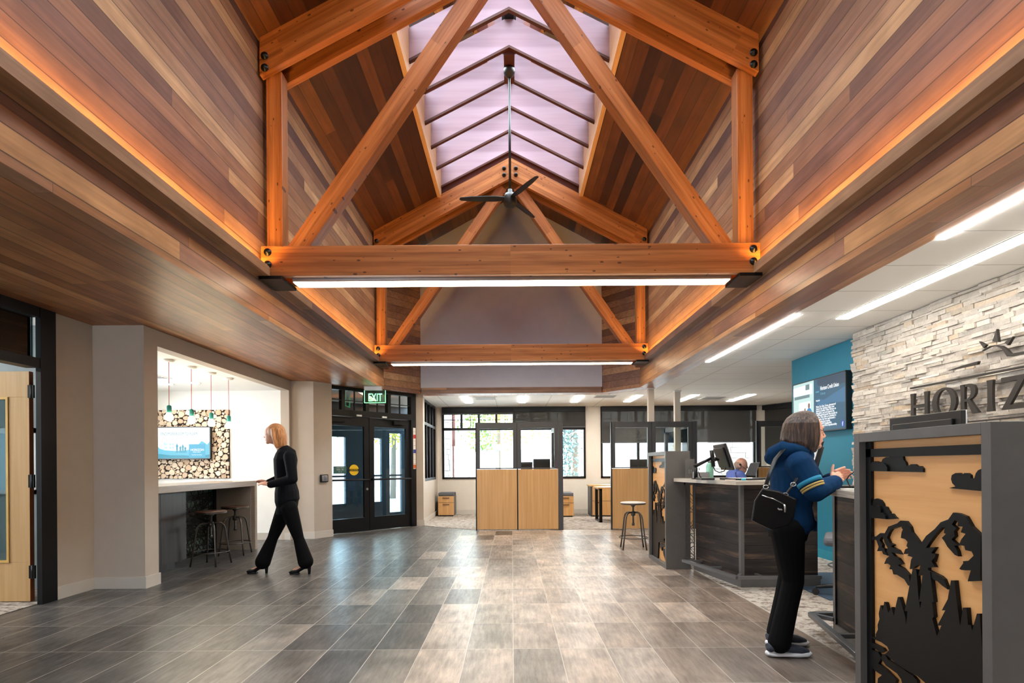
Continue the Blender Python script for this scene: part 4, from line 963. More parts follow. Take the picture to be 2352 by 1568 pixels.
# letters run toward the camera: left of each letter is the larger Y
def LP(y0, pts): return [(y0-u, zb+v*(zt-zb)) for u, v in pts]
def flare(y0, wd=0.052):  # a slightly flared upright stem
    return LP(y0, [(0, 0), (0.006, 0.25), (0.007, 0.5), (0.006, 0.8), (0, 1), (wd, 1), (wd-0.006, 0.8), (wd-0.007, 0.5), (wd-0.006, 0.25), (wd, 0)])
letter('letter_H', [flare(5.286), flare(5.286-0.175), LP(5.286, [(0.045, 0.45), (0.045, 0.56), (0.182, 0.56), (0.182, 0.45)])])
def ring(y0, w_, t1=0.058, t2=0.02):
    n = 26; cy = y0-w_/2; cz = (zb+zt)/2; m = MB(); vs = []; H_ = (zt-zb)/2+0.006
    for x in (XL, XL+0.022):
        for k in range(n):
            a = 2*math.pi*k/n; vs.append((x, cy+math.cos(a)*w_/2, cz+math.sin(a)*H_)); vs.append((x, cy+math.cos(a)*(w_/2-t1), cz+math.sin(a)*(H_-t2)))
    fs = []
    for k in range(n):
        a, b = 2*k, 2*((k+1) % n); o_ = 2*n
        fs += [(a, b, b+1, a+1), (a+o_, a+1+o_, b+1+o_, b+o_), (a, a+o_, b+o_, b), (a+1, b+1, b+1+o_, a+1+o_)]
    m.add(vs, fs); return m.build('letter_O', M_letter, sg)
ring(5.015, 0.275)
bowl = [(0.04, 1), (0.10, 1.0), (0.14, 0.93), (0.158, 0.8), (0.156, 0.66), (0.135, 0.54), (0.10, 0.47), (0.19, 0.0), (0.125, 0.0), (0.07, 0.42), (0.04, 0.42), (0.04, 0.5), (0.075, 0.5), (0.10, 0.58), (0.112, 0.7), (0.108, 0.84), (0.085, 0.91), (0.04, 0.92)]
letter('letter_R', [flare(4.70), LP(4.70, bowl)])
letter('letter_I', [flare(4.437, 0.06)])
letter('letter_Z', [LP(4.305, [(0, 0.84), (0, 1.0), (0.215, 1.0), (0.075, 0.13), (0.215, 0.16), (0.215, 0), (0, 0), (0.14, 0.86)])])
ring(4.04, 0.275)
letter('letter_N', [flare(3.71), flare(3.71-0.17), LP(3.71, [(0.0, 1), (0.05, 1), (0.222, 0.0), (0.172, 0.0)])])
bx(XL, XL+0.022, 3.45, 5.29, 1.879, 1.893).build('upper_rule', M_letter, sg)
bx(XL, XL+0.022, 3.45, 4.78, 1.520, 1.530).build('lower_rule', M_letter, sg)
z7 = lambda pts: [(2150+x/5.228, 700+y/5.228) for x, y in pts]
for nm, pts in (('wing', [(135, 790), (320, 725), (505, 675), (490, 715), (250, 765)]),
                ('sun_ray', [(513, 438), (600, 480), (567, 518)]), ('sun_ray', [(725, 290), (745, 445), (672, 440)]), ('sun_ray', [(922, 378), (858, 485), (820, 450)]),
                ('sun_arc', [(548, 553), (585, 520), (640, 492), (700, 482), (780, 490), (840, 525), (870, 560), (893, 583), (980, 570), (1056, 556), (1150, 545), (1150, 560), (1056, 588), (980, 600), (900, 618), (850, 620), (830, 590), (800, 540), (760, 510), (700, 494), (640, 505)])):
    letter(nm, [wallpoly(z7(pts))])
t = thing('television', 'large wall television with a blue social post on the teal wall', 'television', (3.86, 7.15, 1.92))
# (the screen is built below with the same helper)
bpy.data.objects.remove(t)
TW, TH = 1.235, 0.675
TM = frame_M((3.83, 7.142, 1.925), (0, -1, 0), (0, 0, 1))
if TM.to_3x3().col[2].x > 0: TM = frame_M((3.83, 7.142, 1.925), (0, 1, 0), (0, 0, 1))
t = tv_basic('television', 'large wall television with a blue social post on the teal wall', TM, TW, TH, 0.07)
M = TM
flat(M, t, 'screen', rect(-TW/2+.014, TW/2-.014, -TH/2+.014, TH/2-.014), -0.001, emit('post_blue', (18, 92, 124), 0.8))
def onscr(poly, z, mat, nm='picture'): return flat(M, t, nm, poly, z, mat)
onscr([(0.0, 0.08), (0.15, 0.05), (0.6, 0.16), (0.6, -0.02), (0.3, 0.0), (0.1, -0.03), (0.0, 0.0)], 0.0003, emit('post_blue_light', (44, 116, 160), 0.8))
onscr([(0.0, 0.32), (0.6, 0.32), (0.6, 0.2), (0.25, 0.18), (0.0, 0.25)], 0.0003, emit('post_navy', (16, 60, 92), 0.8))
pa, pb = -TW/2+.014, -0.085
onscr(rect(pa, pb, -TH/2+.014, TH/2-.014), 0.0005, emit('photo_pale', (200, 232, 228), 0.9))
onscr([(pa, 0.28), (pb-0.04, 0.29), (pb-0.04, 0.16), (pa, 0.17)], 0.001, E_w)
onscr(rect(pa+0.03, pb-0.1, 0.12, 0.16), 0.001, emit('photo_grey', (120, 152, 156), 0.7))
onscr(rect(pb-0.2, pb-0.1, 0.22, 0.29), 0.0014, emit('photo_grey', (120, 152, 156), 0.7))
onscr(rect(pa+0.15, pb-0.08, -0.1, 0.07), 0.0012, E_w)
for (x, y, s_, c) in ((-0.5, -0.16, 1.0, (70, 50, 60)), (-0.40, -0.12, 0.8, (0, 120, 190)), (-0.30, -0.1, 0.9, (30, 180, 220)), (-0.20, -0.08, 1.25, (0, 140, 210)), (-0.13, -0.2, 0.8, (30, 60, 80))):
    m = emit('photo_shirt_%d' % c[2], c, 0.8)
    onscr([(x-.05*s_, y-.22), (x-.055*s_, y+.02*s_), (x-.02*s_, y+.05*s_), (x+.02*s_, y+.05*s_), (x+.055*s_, y+.02*s_), (x+.05*s_, y-.22)] if y-.22 > -TH/2+.014 else [(x-.05*s_, -TH/2+.015), (x-.055*s_, y+.02*s_), (x-.02*s_, y+.05*s_), (x+.02*s_, y+.05*s_), (x+.055*s_, y+.02*s_), (x+.05*s_, -TH/2+.015)], 0.0018, m)
    onscr([(x+.022*s_*math.cos(a), y+.075*s_+.028*s_*math.sin(a)) for a in [2*math.pi*k/10 for k in range(10)]], 0.0022, emit('photo_skin', (150, 106, 92), 0.7))
text('post_text', 'Horizon Credit Union', 0.072, M @ Matrix.Translation((0.07, 0.175, 0.002)), E_wt, t, 0.0003, sx=0.62)
text('post_text', '22 days ago', 0.04, M @ Matrix.Translation((0.07, 0.12, 0.002)), emit('post_dim', (120, 180, 200), 0.8), t, 0.0003, sx=0.62)
text('post_text', 'horizon', 0.035, M @ Matrix.Translation((-0.035, 0.155, 0.002)), E_sky, t, 0.0003, sx=0.7)
text('post_text', 'Weave the', 0.028, M @ Matrix.Translation((-0.03, 0.045, 0.002)), E_wt, t, 0.0003, sx=0.7)
for k, s_ in enumerate(('Wave Go, Give, Grow, adventurers!', 'Some of our Spokane Valley crew', 'landed at Spokane Valley Partners to', 'help gather, sort and organize the', 'small household goods they provide to', 'families. These items are provided to', 'those who may have experienced a', 'crisis or who are escaping', 'violence. #HZCUcommunity', '#GoGiveGrow #HZCUspokanevalley')):
    text('post_text', s_, 0.037, M @ Matrix.Translation((-0.03, -0.035-0.0265*k, 0.002)), E_wt, t, 0.0003, sx=0.8)
onscr(rect(0.515, 0.575, -0.30, -0.235), 0.0014, emit('post_badge', (24, 80, 200), 0.8))
text('post_text', 'f', 0.07, M @ Matrix.Translation((0.535, -0.295, 0.0025)), E_wt, t, 0.0003)

# ------------------------------------------------------------------ reception pods
ZT = lambda pts: [(1980+x/5.406, 1000+y/5.406) for x, y in pts]
ZL = lambda pts: [(1980+x/5.444, 1280+y/5.444) for x, y in pts]
XR = 1.783
yz = lambda pts: [tuple(PX(px, py, XR)[1:3]) for px, py in pts]
clouds = [ZT([(110, 440), (110, 370), (130, 330), (170, 318), (220, 335), (240, 290), (280, 268), (318, 268), (340, 220), (380, 185), (460, 188), (485, 230), (500, 305), (525, 335), (535, 372), (560, 375), (590, 355), (640, 355), (670, 380), (710, 378), (738, 410), (738, 455)]),
          ZT([(1060, 652), (1140, 632), (1100, 590), (1085, 540), (1095, 490), (1140, 465), (1190, 463), (1225, 490), (1250, 465), (1290, 465), (1325, 490), (1330, 530), (1375, 530), (1390, 470), (1420, 430), (1475, 405), (1475, 690)]),
          ZT([(100, 1020), (100, 870), (130, 790), (170, 780), (215, 800), (245, 840), (255, 875), (290, 885), (305, 920), (325, 945), (330, 965), (365, 970), (385, 1000), (420, 1030), (300, 1040)])]
cloud_tops = [ZT([(110, 440), (110, 370), (130, 330), (170, 318), (230, 345), (270, 340), (305, 365), (322, 400), (320, 440)]), ZT([(100, 1020), (100, 868), (135, 865), (155, 885), (185, 868), (225, 875), (242, 910), (240, 955), (270, 960), (297, 995), (300, 1035)])]
ml = ZT([(160, 1258), (220, 1210), (275, 1213), (320, 1130), (430, 1090), (470, 1055), (535, 1060), (590, 1130), (610, 1200), (660, 1265), (725, 1360), (800, 1480), (790, 1600), (640, 1600), (600, 1545), (620, 1510), (560, 1490), (575, 1465), (510, 1470), (530, 1410), (565, 1395), (545, 1370), (560, 1320), (530, 1285), (475, 1270), (485, 1200), (500, 1165), (485, 1145), (490, 1110), (470, 1125), (360, 1160), (330, 1200), (305, 1265), (335, 1330), (385, 1355), (355, 1378), (440, 1420), (475, 1475), (400, 1460), (355, 1445), (400, 1500), (440, 1520), (485, 1580)]) \
    + ZL([(495, 75), (440, 95), (500, 130), (578, 215), (600, 350), (570, 350), (520, 270), (430, 215), (385, 210), (370, 150), (335, 145), (350, 100), (310, 70), (270, 80), (300, 10)]) \
    + ZT([(330, 1500), (300, 1430), (310, 1390), (275, 1330), (250, 1250), (232, 1262), (212, 1300), (245, 1355), (240, 1388), (272, 1405), (280, 1440), (310, 1490), (255, 1470), (240, 1430), (180, 1435), (200, 1380), (172, 1300), (150, 1290), (100, 1300), (100, 1250)])
mr = ZT([(700, 1390), (720, 1355), (795, 1245), (900, 1160), (975, 1075), (1070, 1040), (1130, 955), (1190, 962), (1285, 1000), (1360, 1130), (1475, 1240)]) \
    + ZL([(1478, 290), (1320, 298), (1335, 240), (1360, 160), (1300, 160), (1240, 155), (1215, 140), (1265, 70), (1260, 45), (1330, 40)]) \
    + ZT([(1385, 1490), (1360, 1440), (1280, 1420), (1270, 1370), (1205, 1355), (1230, 1290), (1285, 1220), (1225, 1200), (1250, 1130), (1185, 1125), (1190, 1070), (1150, 1050), (1115, 1105), (1170, 1150), (1140, 1190), (1150, 1250), (1110, 1290), (1185, 1360), (1145, 1370), (1180, 1430), (1195, 1500), (1150, 1480), (1060, 1380), (1020, 1310), (990, 1270), (1040, 1220), (1015, 1210), (1030, 1132), (990, 1140), (900, 1240), (840, 1320), (790, 1395), (910, 1385), (860, 1460), (912, 1470), (885, 1570)]) \
    + ZL([(905, 0), (870, 45), (910, 120), (825, 125), (825, 155), (975, 230), (1020, 270), (1070, 400), (1000, 350), (940, 295), (895, 280), (850, 230), (770, 190), (705, 225), (730, 90), (690, 95), (640, 130), (595, 145), (610, 40)])
forest_top = ZL([(120, 985), (180, 1015), (175, 960), (205, 900), (200, 840), (225, 770), (215, 700), (238, 595), (252, 600), (268, 660), (285, 552), (300, 560), (335, 690), (350, 670), (375, 618), (405, 730), (430, 600), (455, 492), (475, 492), (520, 640), (550, 750), (560, 830), (575, 670), (540, 670), (640, 140), (685, 150), (715, 500), (735, 640), (750, 550), (722, 550), (770, 180), (860, 180), (905, 555), (885, 560), (905, 740), (885, 760), (945, 985), (1000, 850), (950, 850), (1050, 660), (1005, 660), (1080, 520), (1120, 285), (1165, 285), (1190, 520), (1235, 860), (1270, 625), (1315, 625), (1335, 840), (1370, 845), (1385, 915), (1445, 700), (1480, 700)])
forest_bot = ZL([(800, 1568), (700, 1480), (600, 1430), (500, 1370), (370, 1270), (300, 1205), (345, 1160), (320, 1110), (250, 1060), (160, 1020)])
road1 = ZL([(255, 1205), (290, 1215), (330, 1280), (500, 1385), (640, 1480), (690, 1540), (690, 1640), (520, 1640), (490, 1520), (440, 1450), (300, 1350), (240, 1260)])
road0 = ZL([(90, 1150), (130, 1155), (200, 1180), (240, 1250), (225, 1290), (205, 1325), (300, 1400), (430, 1530), (400, 1640), (180, 1640), (200, 1510), (250, 1470), (200, 1440), (90, 1350)])
road2 = ZL([(90, 1060), (130, 1065), (260, 1130), (285, 1165), (240, 1190), (150, 1130), (90, 1120)])
def pod(near):
    lab = 'nearer the camera at right' if near else 'farther away beside the pale-seated stool'
    y_of = (lambda v: 2.92+v) if near else (lambda v: 6.50-v)         # v = distance beyond the unit's inner edge
    ymap = (lambda y: y) if near else (lambda y: 6.5+(2.92-y))
    ys = sorted((y_of(0), y_of(-0.837))); y0, y1 = ys
    t = thing('feature_panel', ('large grey cabinet end with black mountain relief on maple, at the right edge' if near else 'narrow-looking grey cabinet end with mountain relief, beside the pale-seated stool'), 'cabinet', (1.89, (y0+y1)/2, 0), 'mountain relief cabinets')
    xa, xb, H = 1.75, 2.03, 1.348; b = 0.045
    m = MB(); m.box(xa, xb, y0, y0+b, 0, H); m.box(xa, xb, y1-b, y1, 0, H); m.box(xa, xb, y0+b, y1-b, H-b, H); m.box(xa, xb, y0+b, y1-b, 0, b); m.box(xa+0.075, xb, y0+b, y1-b, b, H-b)
    m.build('cabinet_frame', M_unit, t, bevel=0.0015)
    bx(xa+0.049, xa+0.075, y0+b, y1-b, b, H-b).build('backing_board', M_mapley, t)
    m = MB(); r = 0.028; xr0, xr1 = XR, xa+0.049
    yy0, yy1 = ys[0]+b, ys[1]-b
    far = yy1 if near else yy0
    m.box(xr0, xr1, yy0, yy0+(0.012 if near else 0.04), b, H-b-0.0); m.box(xr0, xr1, yy1-(0.04 if near else 0.012), yy1, b, H-b-0.0)
    m.box(xr0, xr1, yy0, yy1, H-b-0.075, H-b-0.035); m.build('relief_border', M_relief, t)
    fx = lambda a, b_, c: (c, ymap(a), b_)
    lo = lambda p: [(min(max(y, 2.083+b), 2.92-b), min(max(z, b), H-b-0.036)) for y, z in p]
    for i, p in enumerate(clouds): MB().prism(lo(yz(p)), XR+0.006, xr1, fx).build('cloud', M_relief, t)
    for i, p in enumerate(cloud_tops): MB().prism(lo(yz(p)), XR-0.004, XR+0.006, fx).build('cloud', M_relief, t)
    MB().prism(lo(yz(ml)), XR+0.002, xr1, fx).build('mountain', M_relief, t)
    MB().prism(lo(yz(mr)), XR, xr1-0.001, fx).build('mountain', M_relief, t)
    ft, fb = lo(yz(forest_top)), lo(yz(forest_bot))
    MB().prism(ft + [(2.083+b, b), (2.42, b)] + fb, XR-0.003, xr1-0.002, fx).build('forest', M_relief, t)
    for p in (road1, road0, road2):
        q = yz(p); q = [(y, b if z < 0.16 and p is not road2 and z < 0.13 else z) for y, z in q]
        MB().prism(lo(q), XR-0.001, xr1-0.003, fx).build('river_bank', M_relief, t)
    # pod desk
    d = thing('reception_desk', ('dark barn-plank reception desk where the woman in the hoodie leans' if near else 'far dark barn-plank reception desk with the monitor arm on top'), 'desk', (2.5, y_of(0.5), 0), 'dark plank reception desks')
    P2 = lambda pts: [(x, y_of(v)) for x, v in pts]
    MB().prism(P2([(2.07, 0.06), (2.21, 0.985), (2.95, 0.985), (2.95, 0.06)]), 0.10, 1.0).build('plank_body', M_desk, d)
    MB().prism(P2([(2.05, 0.04), (2.20, 1.0), (2.97, 1.0), (2.97, 0.04)]), 0.0, 0.10).build('base_plinth', M_unit, d)
    MB().prism(P2([(2.195, 0.965), (2.20, 1.0), (2.235, 1.0), (2.235, 0.99), (2.21, 0.985)]), 0.1, 1.0).build('corner_trim', M_unit, d)
    MB().prism(P2([(1.84, 0.003), (2.08, 1.2), (3.05, 1.2), (3.05, 0.003)]), 1.0, 1.04).build('countertop', M_ctop, d, bevel=0.002)
    m = MB(); zr = 0.142
    M_rail = plain('steel_foot_rail', (120, 120, 122), 0.35, 0.7)
    rp = [(1.90, 0.15), (2.115, 1.13), (2.9, 1.13)]
    for (a_, b_) in ((0, 1), (1, 2)):
        (x0_, v0_), (x1_, v1_) = rp[a_], rp[b_]; L = math.hypot(x1_-x0_, v1_-v0_); ux, uv = (x1_-x0_)/L, (v1_-v0_)/L; nx, nv = -uv*0.02, ux*0.02
        m.prism(P2([(x0_-nx, v0_-nv), (x1_-nx, v1_-nv), (x1_+nx, v1_+nv), (x0_+nx, v0_+nv)]), zr-0.03, zr)
    for (xa_, va_, xb_, vb_) in ((1.92, 0.2, 2.1, 0.2), (2.01, 0.62, 2.16, 0.62), (2.35, 1.13, 2.35, 0.98), (2.12, 1.12, 2.2, 0.99)):
        L = math.hypot(xb_-xa_, vb_-va_); ux, uv = (xb_-xa_)/L, (vb_-va_)/L; nx, nv = -uv*0.015, ux*0.015
        m.prism(P2([(xa_-nx, va_-nv), (xb_-nx, vb_-nv), (xb_+nx, vb_+nv), (xa_+nx, va_+nv)]), zr-0.028, zr-0.002)
    m.build('foot_rail', M_rail, d, bevel=0.002)
    m = MB(); v0, v1 = 0.015, 0.05; ylo, yhi = sorted((y_of(v0), y_of(v0+0.006)))
    fnn = lambda u, v, c: (u, y_of(v0)+c, v)
    lattice(m, 1.97, 2.06, 0.12, 0.97, fnn, 26, 0.005, 0.011, 0.004, 8, True)
    for (a_, b_, c_, d_) in ((1.955, 1.968, 0.1, 1.0), (2.06, 2.072, 0.1, 1.0)): m.box(a_, b_, ylo-0.002, yhi+0.002, c_, d_)
    m.box(1.955, 2.072, ylo-0.002, yhi+0.002, 0.1, 0.13); m.box(1.955, 2.072, ylo-0.002, yhi+0.002, 0.96, 1.0); m.build('laser_cut_strip', M_unit, d)
    return t, d
pod(True); pod(False)
t = thing('slotted_bracket', 'small brown-grey slotted plate on the far counter beside the cabinet end', 'bracket', (1.99, 6.35, 1.04))
bx(1.955, 2.05, 6.40, 6.44, 1.042, 1.255).build('plate', M_unit, t)
for x in (1.985, 2.005): bx(x, x+0.006, 6.396, 6.40, 1.09, 1.14).build('slot', M_alu, t)
# ---- things on the far counter
Yd = 5.95
t = thing('monitor_mount', 'black jointed monitor arm clamped to the far reception counter', 'monitor arm', (1.95, 5.95, 1.04))
Pd = lambda x, y, Y=Yd: PY(1560+x/9.8, 1000+y/9.8, Y)
a = Pd(375, 930); MB().cyl((a.x, Yd, 1.042), (a.x, Yd, Pd(375, 720).z), 0.02).build('column', M_black, t); MB().cyl((a.x, Yd, 1.041), (a.x, Yd, 1.05), 0.045).build('base', M_black, t)
m = MB(); m.tube([Pd(340, 700), Pd(420, 660), Pd(720, 510)], [0.022, 0.02, 0.016], 8); m.build('arm', M_black, t)
m = MB(); m.tube([Pd(730, 330), Pd(750, 520), Pd(770, 700)], [0.022, 0.022, 0.02], 8); m.ball(Pd(810, 530, 5.9), 0.022); m.tube([Pd(760, 530), Pd(880, 540, 6.0)], 0.014, 8); m.build('tilt_head', M_black, t)
MB().tube([Pd(770, 700), Pd(810, 790), Pd(900, 830), Pd(1010, 800), Pd(1050, 740), Pd(1050, 690)], 0.005, 6).build('cable', M_black, t)
MB().tube([Pd(450, 720), Pd(435, 820), Pd(470, 920), Pd(520, 960)], 0.005, 6).build('cable', M_black, t)
tl, tr_, bl = Pd(900, 198, 6.0), None, Pd(1090, 768, 6.0)
up = (tl-bl).normalized(); up = Vector((up.x, 0.0, up.z)).normalized(); c = (tl+bl)/2
rt = Vector((0.13, 1.0, 0.0)).normalized(); up = (up - rt*up.dot(rt)).normalized()
MM = frame_M(c, rt, up)
if MM.to_3x3().col[2].x > 0: MM = frame_M(c, -rt, up)
monitor(MM, 0.50, (tl-bl).length, 'tilted black monitor held by the jointed arm on the far counter', rim=M_wplas)
def slab(name, cat, label, px0, px1, pyb, Y, depth, h, mat, z0=1.041):
    a, b = PY(px0, pyb, Y), PY(px1, pyb, Y)
    o = bx(a.x, b.x, Y, Y+depth, z0, z0+h).build(name, mat, bevel=min(0.004, h*0.3), loc=((a.x+b.x)/2, Y, z0)); return tag(o, label, cat)
slab('document_scanner', 'scanner', 'pale grey desktop scanner behind the monitor arm on the far counter', 1604, 1629, 1095, 6.15, 0.2, 0.07, M_gplas)
slab('tray', 'tray', 'flat black tray below the monitor arm on the far counter', 1611, 1642, 1098, 5.62, 0.18, 0.02, M_plas)
t = thing('bottle', 'mint green bottle behind the monitor arm on the far counter', 'bottle', (2.13, 6.25, 1.041))
MB().lathe([(0, 1.041), (0.037, 1.041), (0.04, 1.05), (0.04, 1.17), (0.03, 1.20), (0.02, 1.215), (0, 1.215)], (2.165, 6.25, 0)).build('body', M_mint, t); MB().lathe([(0, 1.215), (0.022, 1.215), (0.022, 1.235), (0, 1.236)], (2.165, 6.25, 0)).build('cap', M_gplas, t)
t = thing('laptop', 'open grey laptop on the far counter before the man in blue shirt', 'laptop', (2.35, 5.55, 1.041))
a, b = PY(1666, 1096, 5.55), PY(1742, 1096, 5.55)
m = MB(); m.add([(a.x, 5.45, 1.043), (b.x, 5.45, 1.043), (b.x, 5.70, 1.043), (a.x, 5.70, 1.043), (a.x, 5.45, 1.058), (b.x, 5.45, 1.055), (b.x, 5.70, 1.055), (a.x, 5.70, 1.058)], [(0, 1, 2, 3), (7, 6, 5, 4), (0, 4, 5, 1), (1, 5, 6, 2), (2, 6, 7, 3), (3, 7, 4, 0)]); m.build('base', M_plas, t)
m = MB(); q = [PY(1711, 1092, 5.6), PY(1724, 1062, 5.6), PY(1744, 1061, 5.6), PY(1733, 1093, 5.6)]; vs = [(p.x, p.y, p.z) for p in q]+[(p.x+0.02, p.y+0.03, p.z) for p in q]
m.add(vs, [(0, 1, 2, 3), (7, 6, 5, 4), (0, 4, 5, 1), (1, 5, 6, 2), (2, 6, 7, 3), (3, 7, 4, 0)]); m.build('lid', plain('dark_grey_plastic', (70, 72, 76), 0.4), t, bevel=0.004)
slab('notepad', 'paper', 'pinkish paper pad at the edge of the far counter', 1674, 1690, 1101, 5.40, 0.1, 0.006, plain('pink_paper', (232, 206, 200), 0.8))
t = thing('tape_roll', 'small cyan roll at the edge of the far counter', 'tape', (2.2, 5.36, 1.041)); a = PY(1708, 1102, 5.38)
MB().cyl((a.x, 5.38, 1.041), (a.x, 5.38, 1.062), 0.02, n=18).build('roll', M_cyan, t)
slab('keyboard', 'keyboard', 'black keyboard right of the laptop on the far counter', 1742, 1772, 1098, 5.6, 0.15, 0.018, M_plas)
# ---- things on the near counter
mz = frame_M((2.33, 3.22, 1.30), (0, -1, 0), (0, 0, 1))
if mz.to_3x3().col[2].x > 0: mz = frame_M((2.33, 3.22, 1.30), (0, 1, 0), (0, 0, 1))
t = monitor(mz, 0.56, 0.34, 'black monitor back with a blue sticker, peeking above the mountain relief cabinet', stand=1.041, rim=M_wplas)
m = MB(); m.M = mz; m.box(-0.22, 0.2, 0.085, 0.091, 0.030, 0.032); m.build('slot', M_black, t)
m = MB(); m.M = mz; m.box(0.0, 0.055, 0.03, 0.075, 0.030, 0.0325); m.build('sticker', emit('blue_sticker_glow', (40, 150, 220), 0.25), t)  # sticker glows by emission, in place of light falling on it
c = PY(1876, 1052, 4.0); mz = frame_M((c.x+0.05, 4.18, c.z-0.02), Vector((0.3, 1, 0)).normalized(), Vector((0.3, 0, 1)).normalized())
monitor(mz, 0.4, 0.30, 'pale monitor back behind the woman in the blue hoodie', stand=None, rim=M_wplas)
t = thing('card_reader', 'small black card pad with a cable on the near counter by the clasped hands', 'card reader', (2.15, 3.6, 1.041))
a = PY(1945, 1118, 3.62); bx(a.x-0.06, a.x+0.09, 3.60, 3.74, 1.041, 1.056).build('pad', M_plas, t, bevel=0.004)
MB().tube([PY(1962, 1083, 3.5), PY(1950, 1092, 3.5), PY(1945, 1100, 3.5), PY(1949, 1112, 3.55), PY(1958, 1121, 3.6)], 0.0035, 6).build('cable', M_black, t)
a = PY(1925, 1121, 3.45); tag(bx(a.x, a.x+0.12, 3.42, 3.56, 1.041, 1.043).build('paper_sheet', M_paper, loc=(a.x, 3.45, 1.041)), 'white paper sheet lying on the near counter under the clasped hands', 'paper')
# office chairs
def chair(loc, rz_, label):
    t = thing('office_chair', label, 'chair', (0, 0, 0), 'black office chairs')
    for k in range(5):
        a = 2*math.pi*k/5+0.4; ca, sa = math.cos(a), math.sin(a)
        MB().tube([(0.03*ca, 0.03*sa, 0.11), (0.3*ca, 0.3*sa, 0.075)], [0.024, 0.015], 8).build('leg', M_plas, t)
        m = MB(); m.cyl((0.3*ca-sa*0.022, 0.3*sa+ca*0.022, 0.032), (0.3*ca+sa*0.022, 0.3*sa-ca*0.022, 0.032), 0.03, n=16); m.build('caster', M_plas, t)
    MB().cyl((0, 0, 0.08), (0, 0, 0.47), 0.025).build('gas_lift', M_alu, t)
    MB().lathe([(0.19, 0.275), (0.2, 0.27), (0.205, 0.275), (0.2, 0.285), (0.19, 0.28)], (0, 0, 0)).build('foot_ring', M_alu, t)
    bx(-0.24, 0.24, -0.23, 0.23, 0.47, 0.55).build('seat', M_sofa, t, bevel=0.03)
    m = MB()
    m.prism([(-0.2, 0.58), (0.2, 0.58), (0.23, 0.75), (0.21, 1.02), (0.15, 1.06), (-0.15, 1.06), (-0.21, 1.02), (-0.23, 0.75)], -0.27, -0.23, lambda a, b, c: (a, c, b)); m.build('backrest', M_plas, t, bevel=0.012)
    m = MB(); m.tube([(0, -0.05, 0.46), (0, -0.24, 0.47), (0, -0.285, 0.6), (0, -0.275, 0.8)], 0.016, 8); m.build('back_support', M_plas, t)
    return place(t, loc, rz_)
chair((3.02, 5.05, 0.006), R(60), 'black office chair with chrome ring between the two reception desks')
tag(bx(2.75, 4.2, 4.95, 6.2, 0.0065, 0.012).build('chair_mat', plain('blue_grey_carpet', (62, 84, 104), 0.9, bump=0.3), loc=(3.0, 5.6, 0.0065)), 'blue-grey floor mat under the office chair between the desks', 'floor mat')
chair((3.72, 8.95, 0.006), R(-90), 'blue-backed office chair under the man in the blue shirt')

# ------------------------------------------------------------------ people
def bake(o, voxel, it=3, fac=0.5):
    r = o.modifiers.new('remesh', 'REMESH'); r.mode = 'VOXEL'; r.voxel_size = voxel; r.use_smooth_shade = True
    if it: s = o.modifiers.new('smooth', 'SMOOTH'); s.iterations = it; s.factor = fac
    dg = bpy.context.evaluated_depsgraph_get(); me = bpy.data.meshes.new_from_object(o.evaluated_get(dg)); old = o.data
    o.modifiers.clear(); o.data = me; bpy.data.meshes.remove(old); return o
M_skin = plain('fair_skin', (222, 168, 142), 0.5, var=0.05)
M_skin.node_tree.nodes['Principled BSDF'].inputs['Subsurface Weight'].default_value = 0.08
def hair_mat(name, cols):
    t = NT(name); vec, xyz = t.coords()
    n = t.noise(t.comb(t.math('MULTIPLY', xyz[0], 90), t.math('MULTIPLY', xyz[1], 90), t.math('MULTIPLY', xyz[2], 8)), 1.0, 4, 0.6)
    t.base(t.ramp(n, cols)); t.rough(0.42); t.bump(n, 0.9, 0.008); return t.m
M_hairb = hair_mat('brown_grey_hair', [(0.3, (30, 20, 16)), (0.5, (58, 41, 32)), (0.7, (104, 80, 66))])
M_hairs = hair_mat('strawberry_blond_hair', [(0.3, (150, 92, 52)), (0.6, (206, 146, 92)), (0.8, (226, 176, 124))])
M_hoodie = plain('navy_blue_fleece', (10, 46, 80), 0.9, var=0.15, scale=5, bump=0.25, spec=0.12)
def wrinkle(m, k, d):
    nt = m.node_tree; b = nt.nodes['Principled BSDF']; tc = nt.nodes.new('ShaderNodeTexCoord'); mp = nt.nodes.new('ShaderNodeMapping'); mp.inputs['Scale'].default_value = (1.0, 1.0, 0.6)
    n = nt.nodes.new('ShaderNodeTexNoise'); n.inputs['Scale'].default_value = k; n.inputs['Detail'].default_value = 2; n.inputs['Distortion'].default_value = 0.3
    bp = nt.nodes.new('ShaderNodeBump'); bp.inputs['Strength'].default_value = 0.9; bp.inputs['Distance'].default_value = d
    nt.links.new(tc.outputs['Object'], mp.inputs[0]); nt.links.new(mp.outputs[0], n.inputs['Vector']); nt.links.new(n.outputs[0], bp.inputs['Height']); nt.links.new(bp.outputs[0], b.inputs['Normal'])
wrinkle(M_hoodie, 7, 0.03)
M_pants = plain('black_trousers', (10, 10, 12), 0.85, bump=0.15, spec=0.12); M_pants2 = M_pants
M_jack = plain('black_jacket', (14, 15, 20), 0.8, bump=0.15, spec=0.12)
M_nylon = plain('black_nylon', (10, 10, 13), 0.45, bump=0.1, spec=0.3)
M_shoe = plain('blue_grey_knit', (52, 58, 70), 0.85, bump=0.3); M_sole = plain('white_foam_sole', (232, 232, 234), 0.5)
M_lip = plain('lip_skin', (190, 110, 100), 0.5); M_eye = plain('dark_eye', (50, 36, 30), 0.2)
M_shirt = plain('violet_blue_shirt', (96, 116, 190), 0.8); M_bald = plain('ruddy_skin', (226, 170, 148), 0.5)
M_ghair = hair_mat('short_grey_hair', [(0.3, (150, 120, 106)), (0.7, (190, 160, 146))])

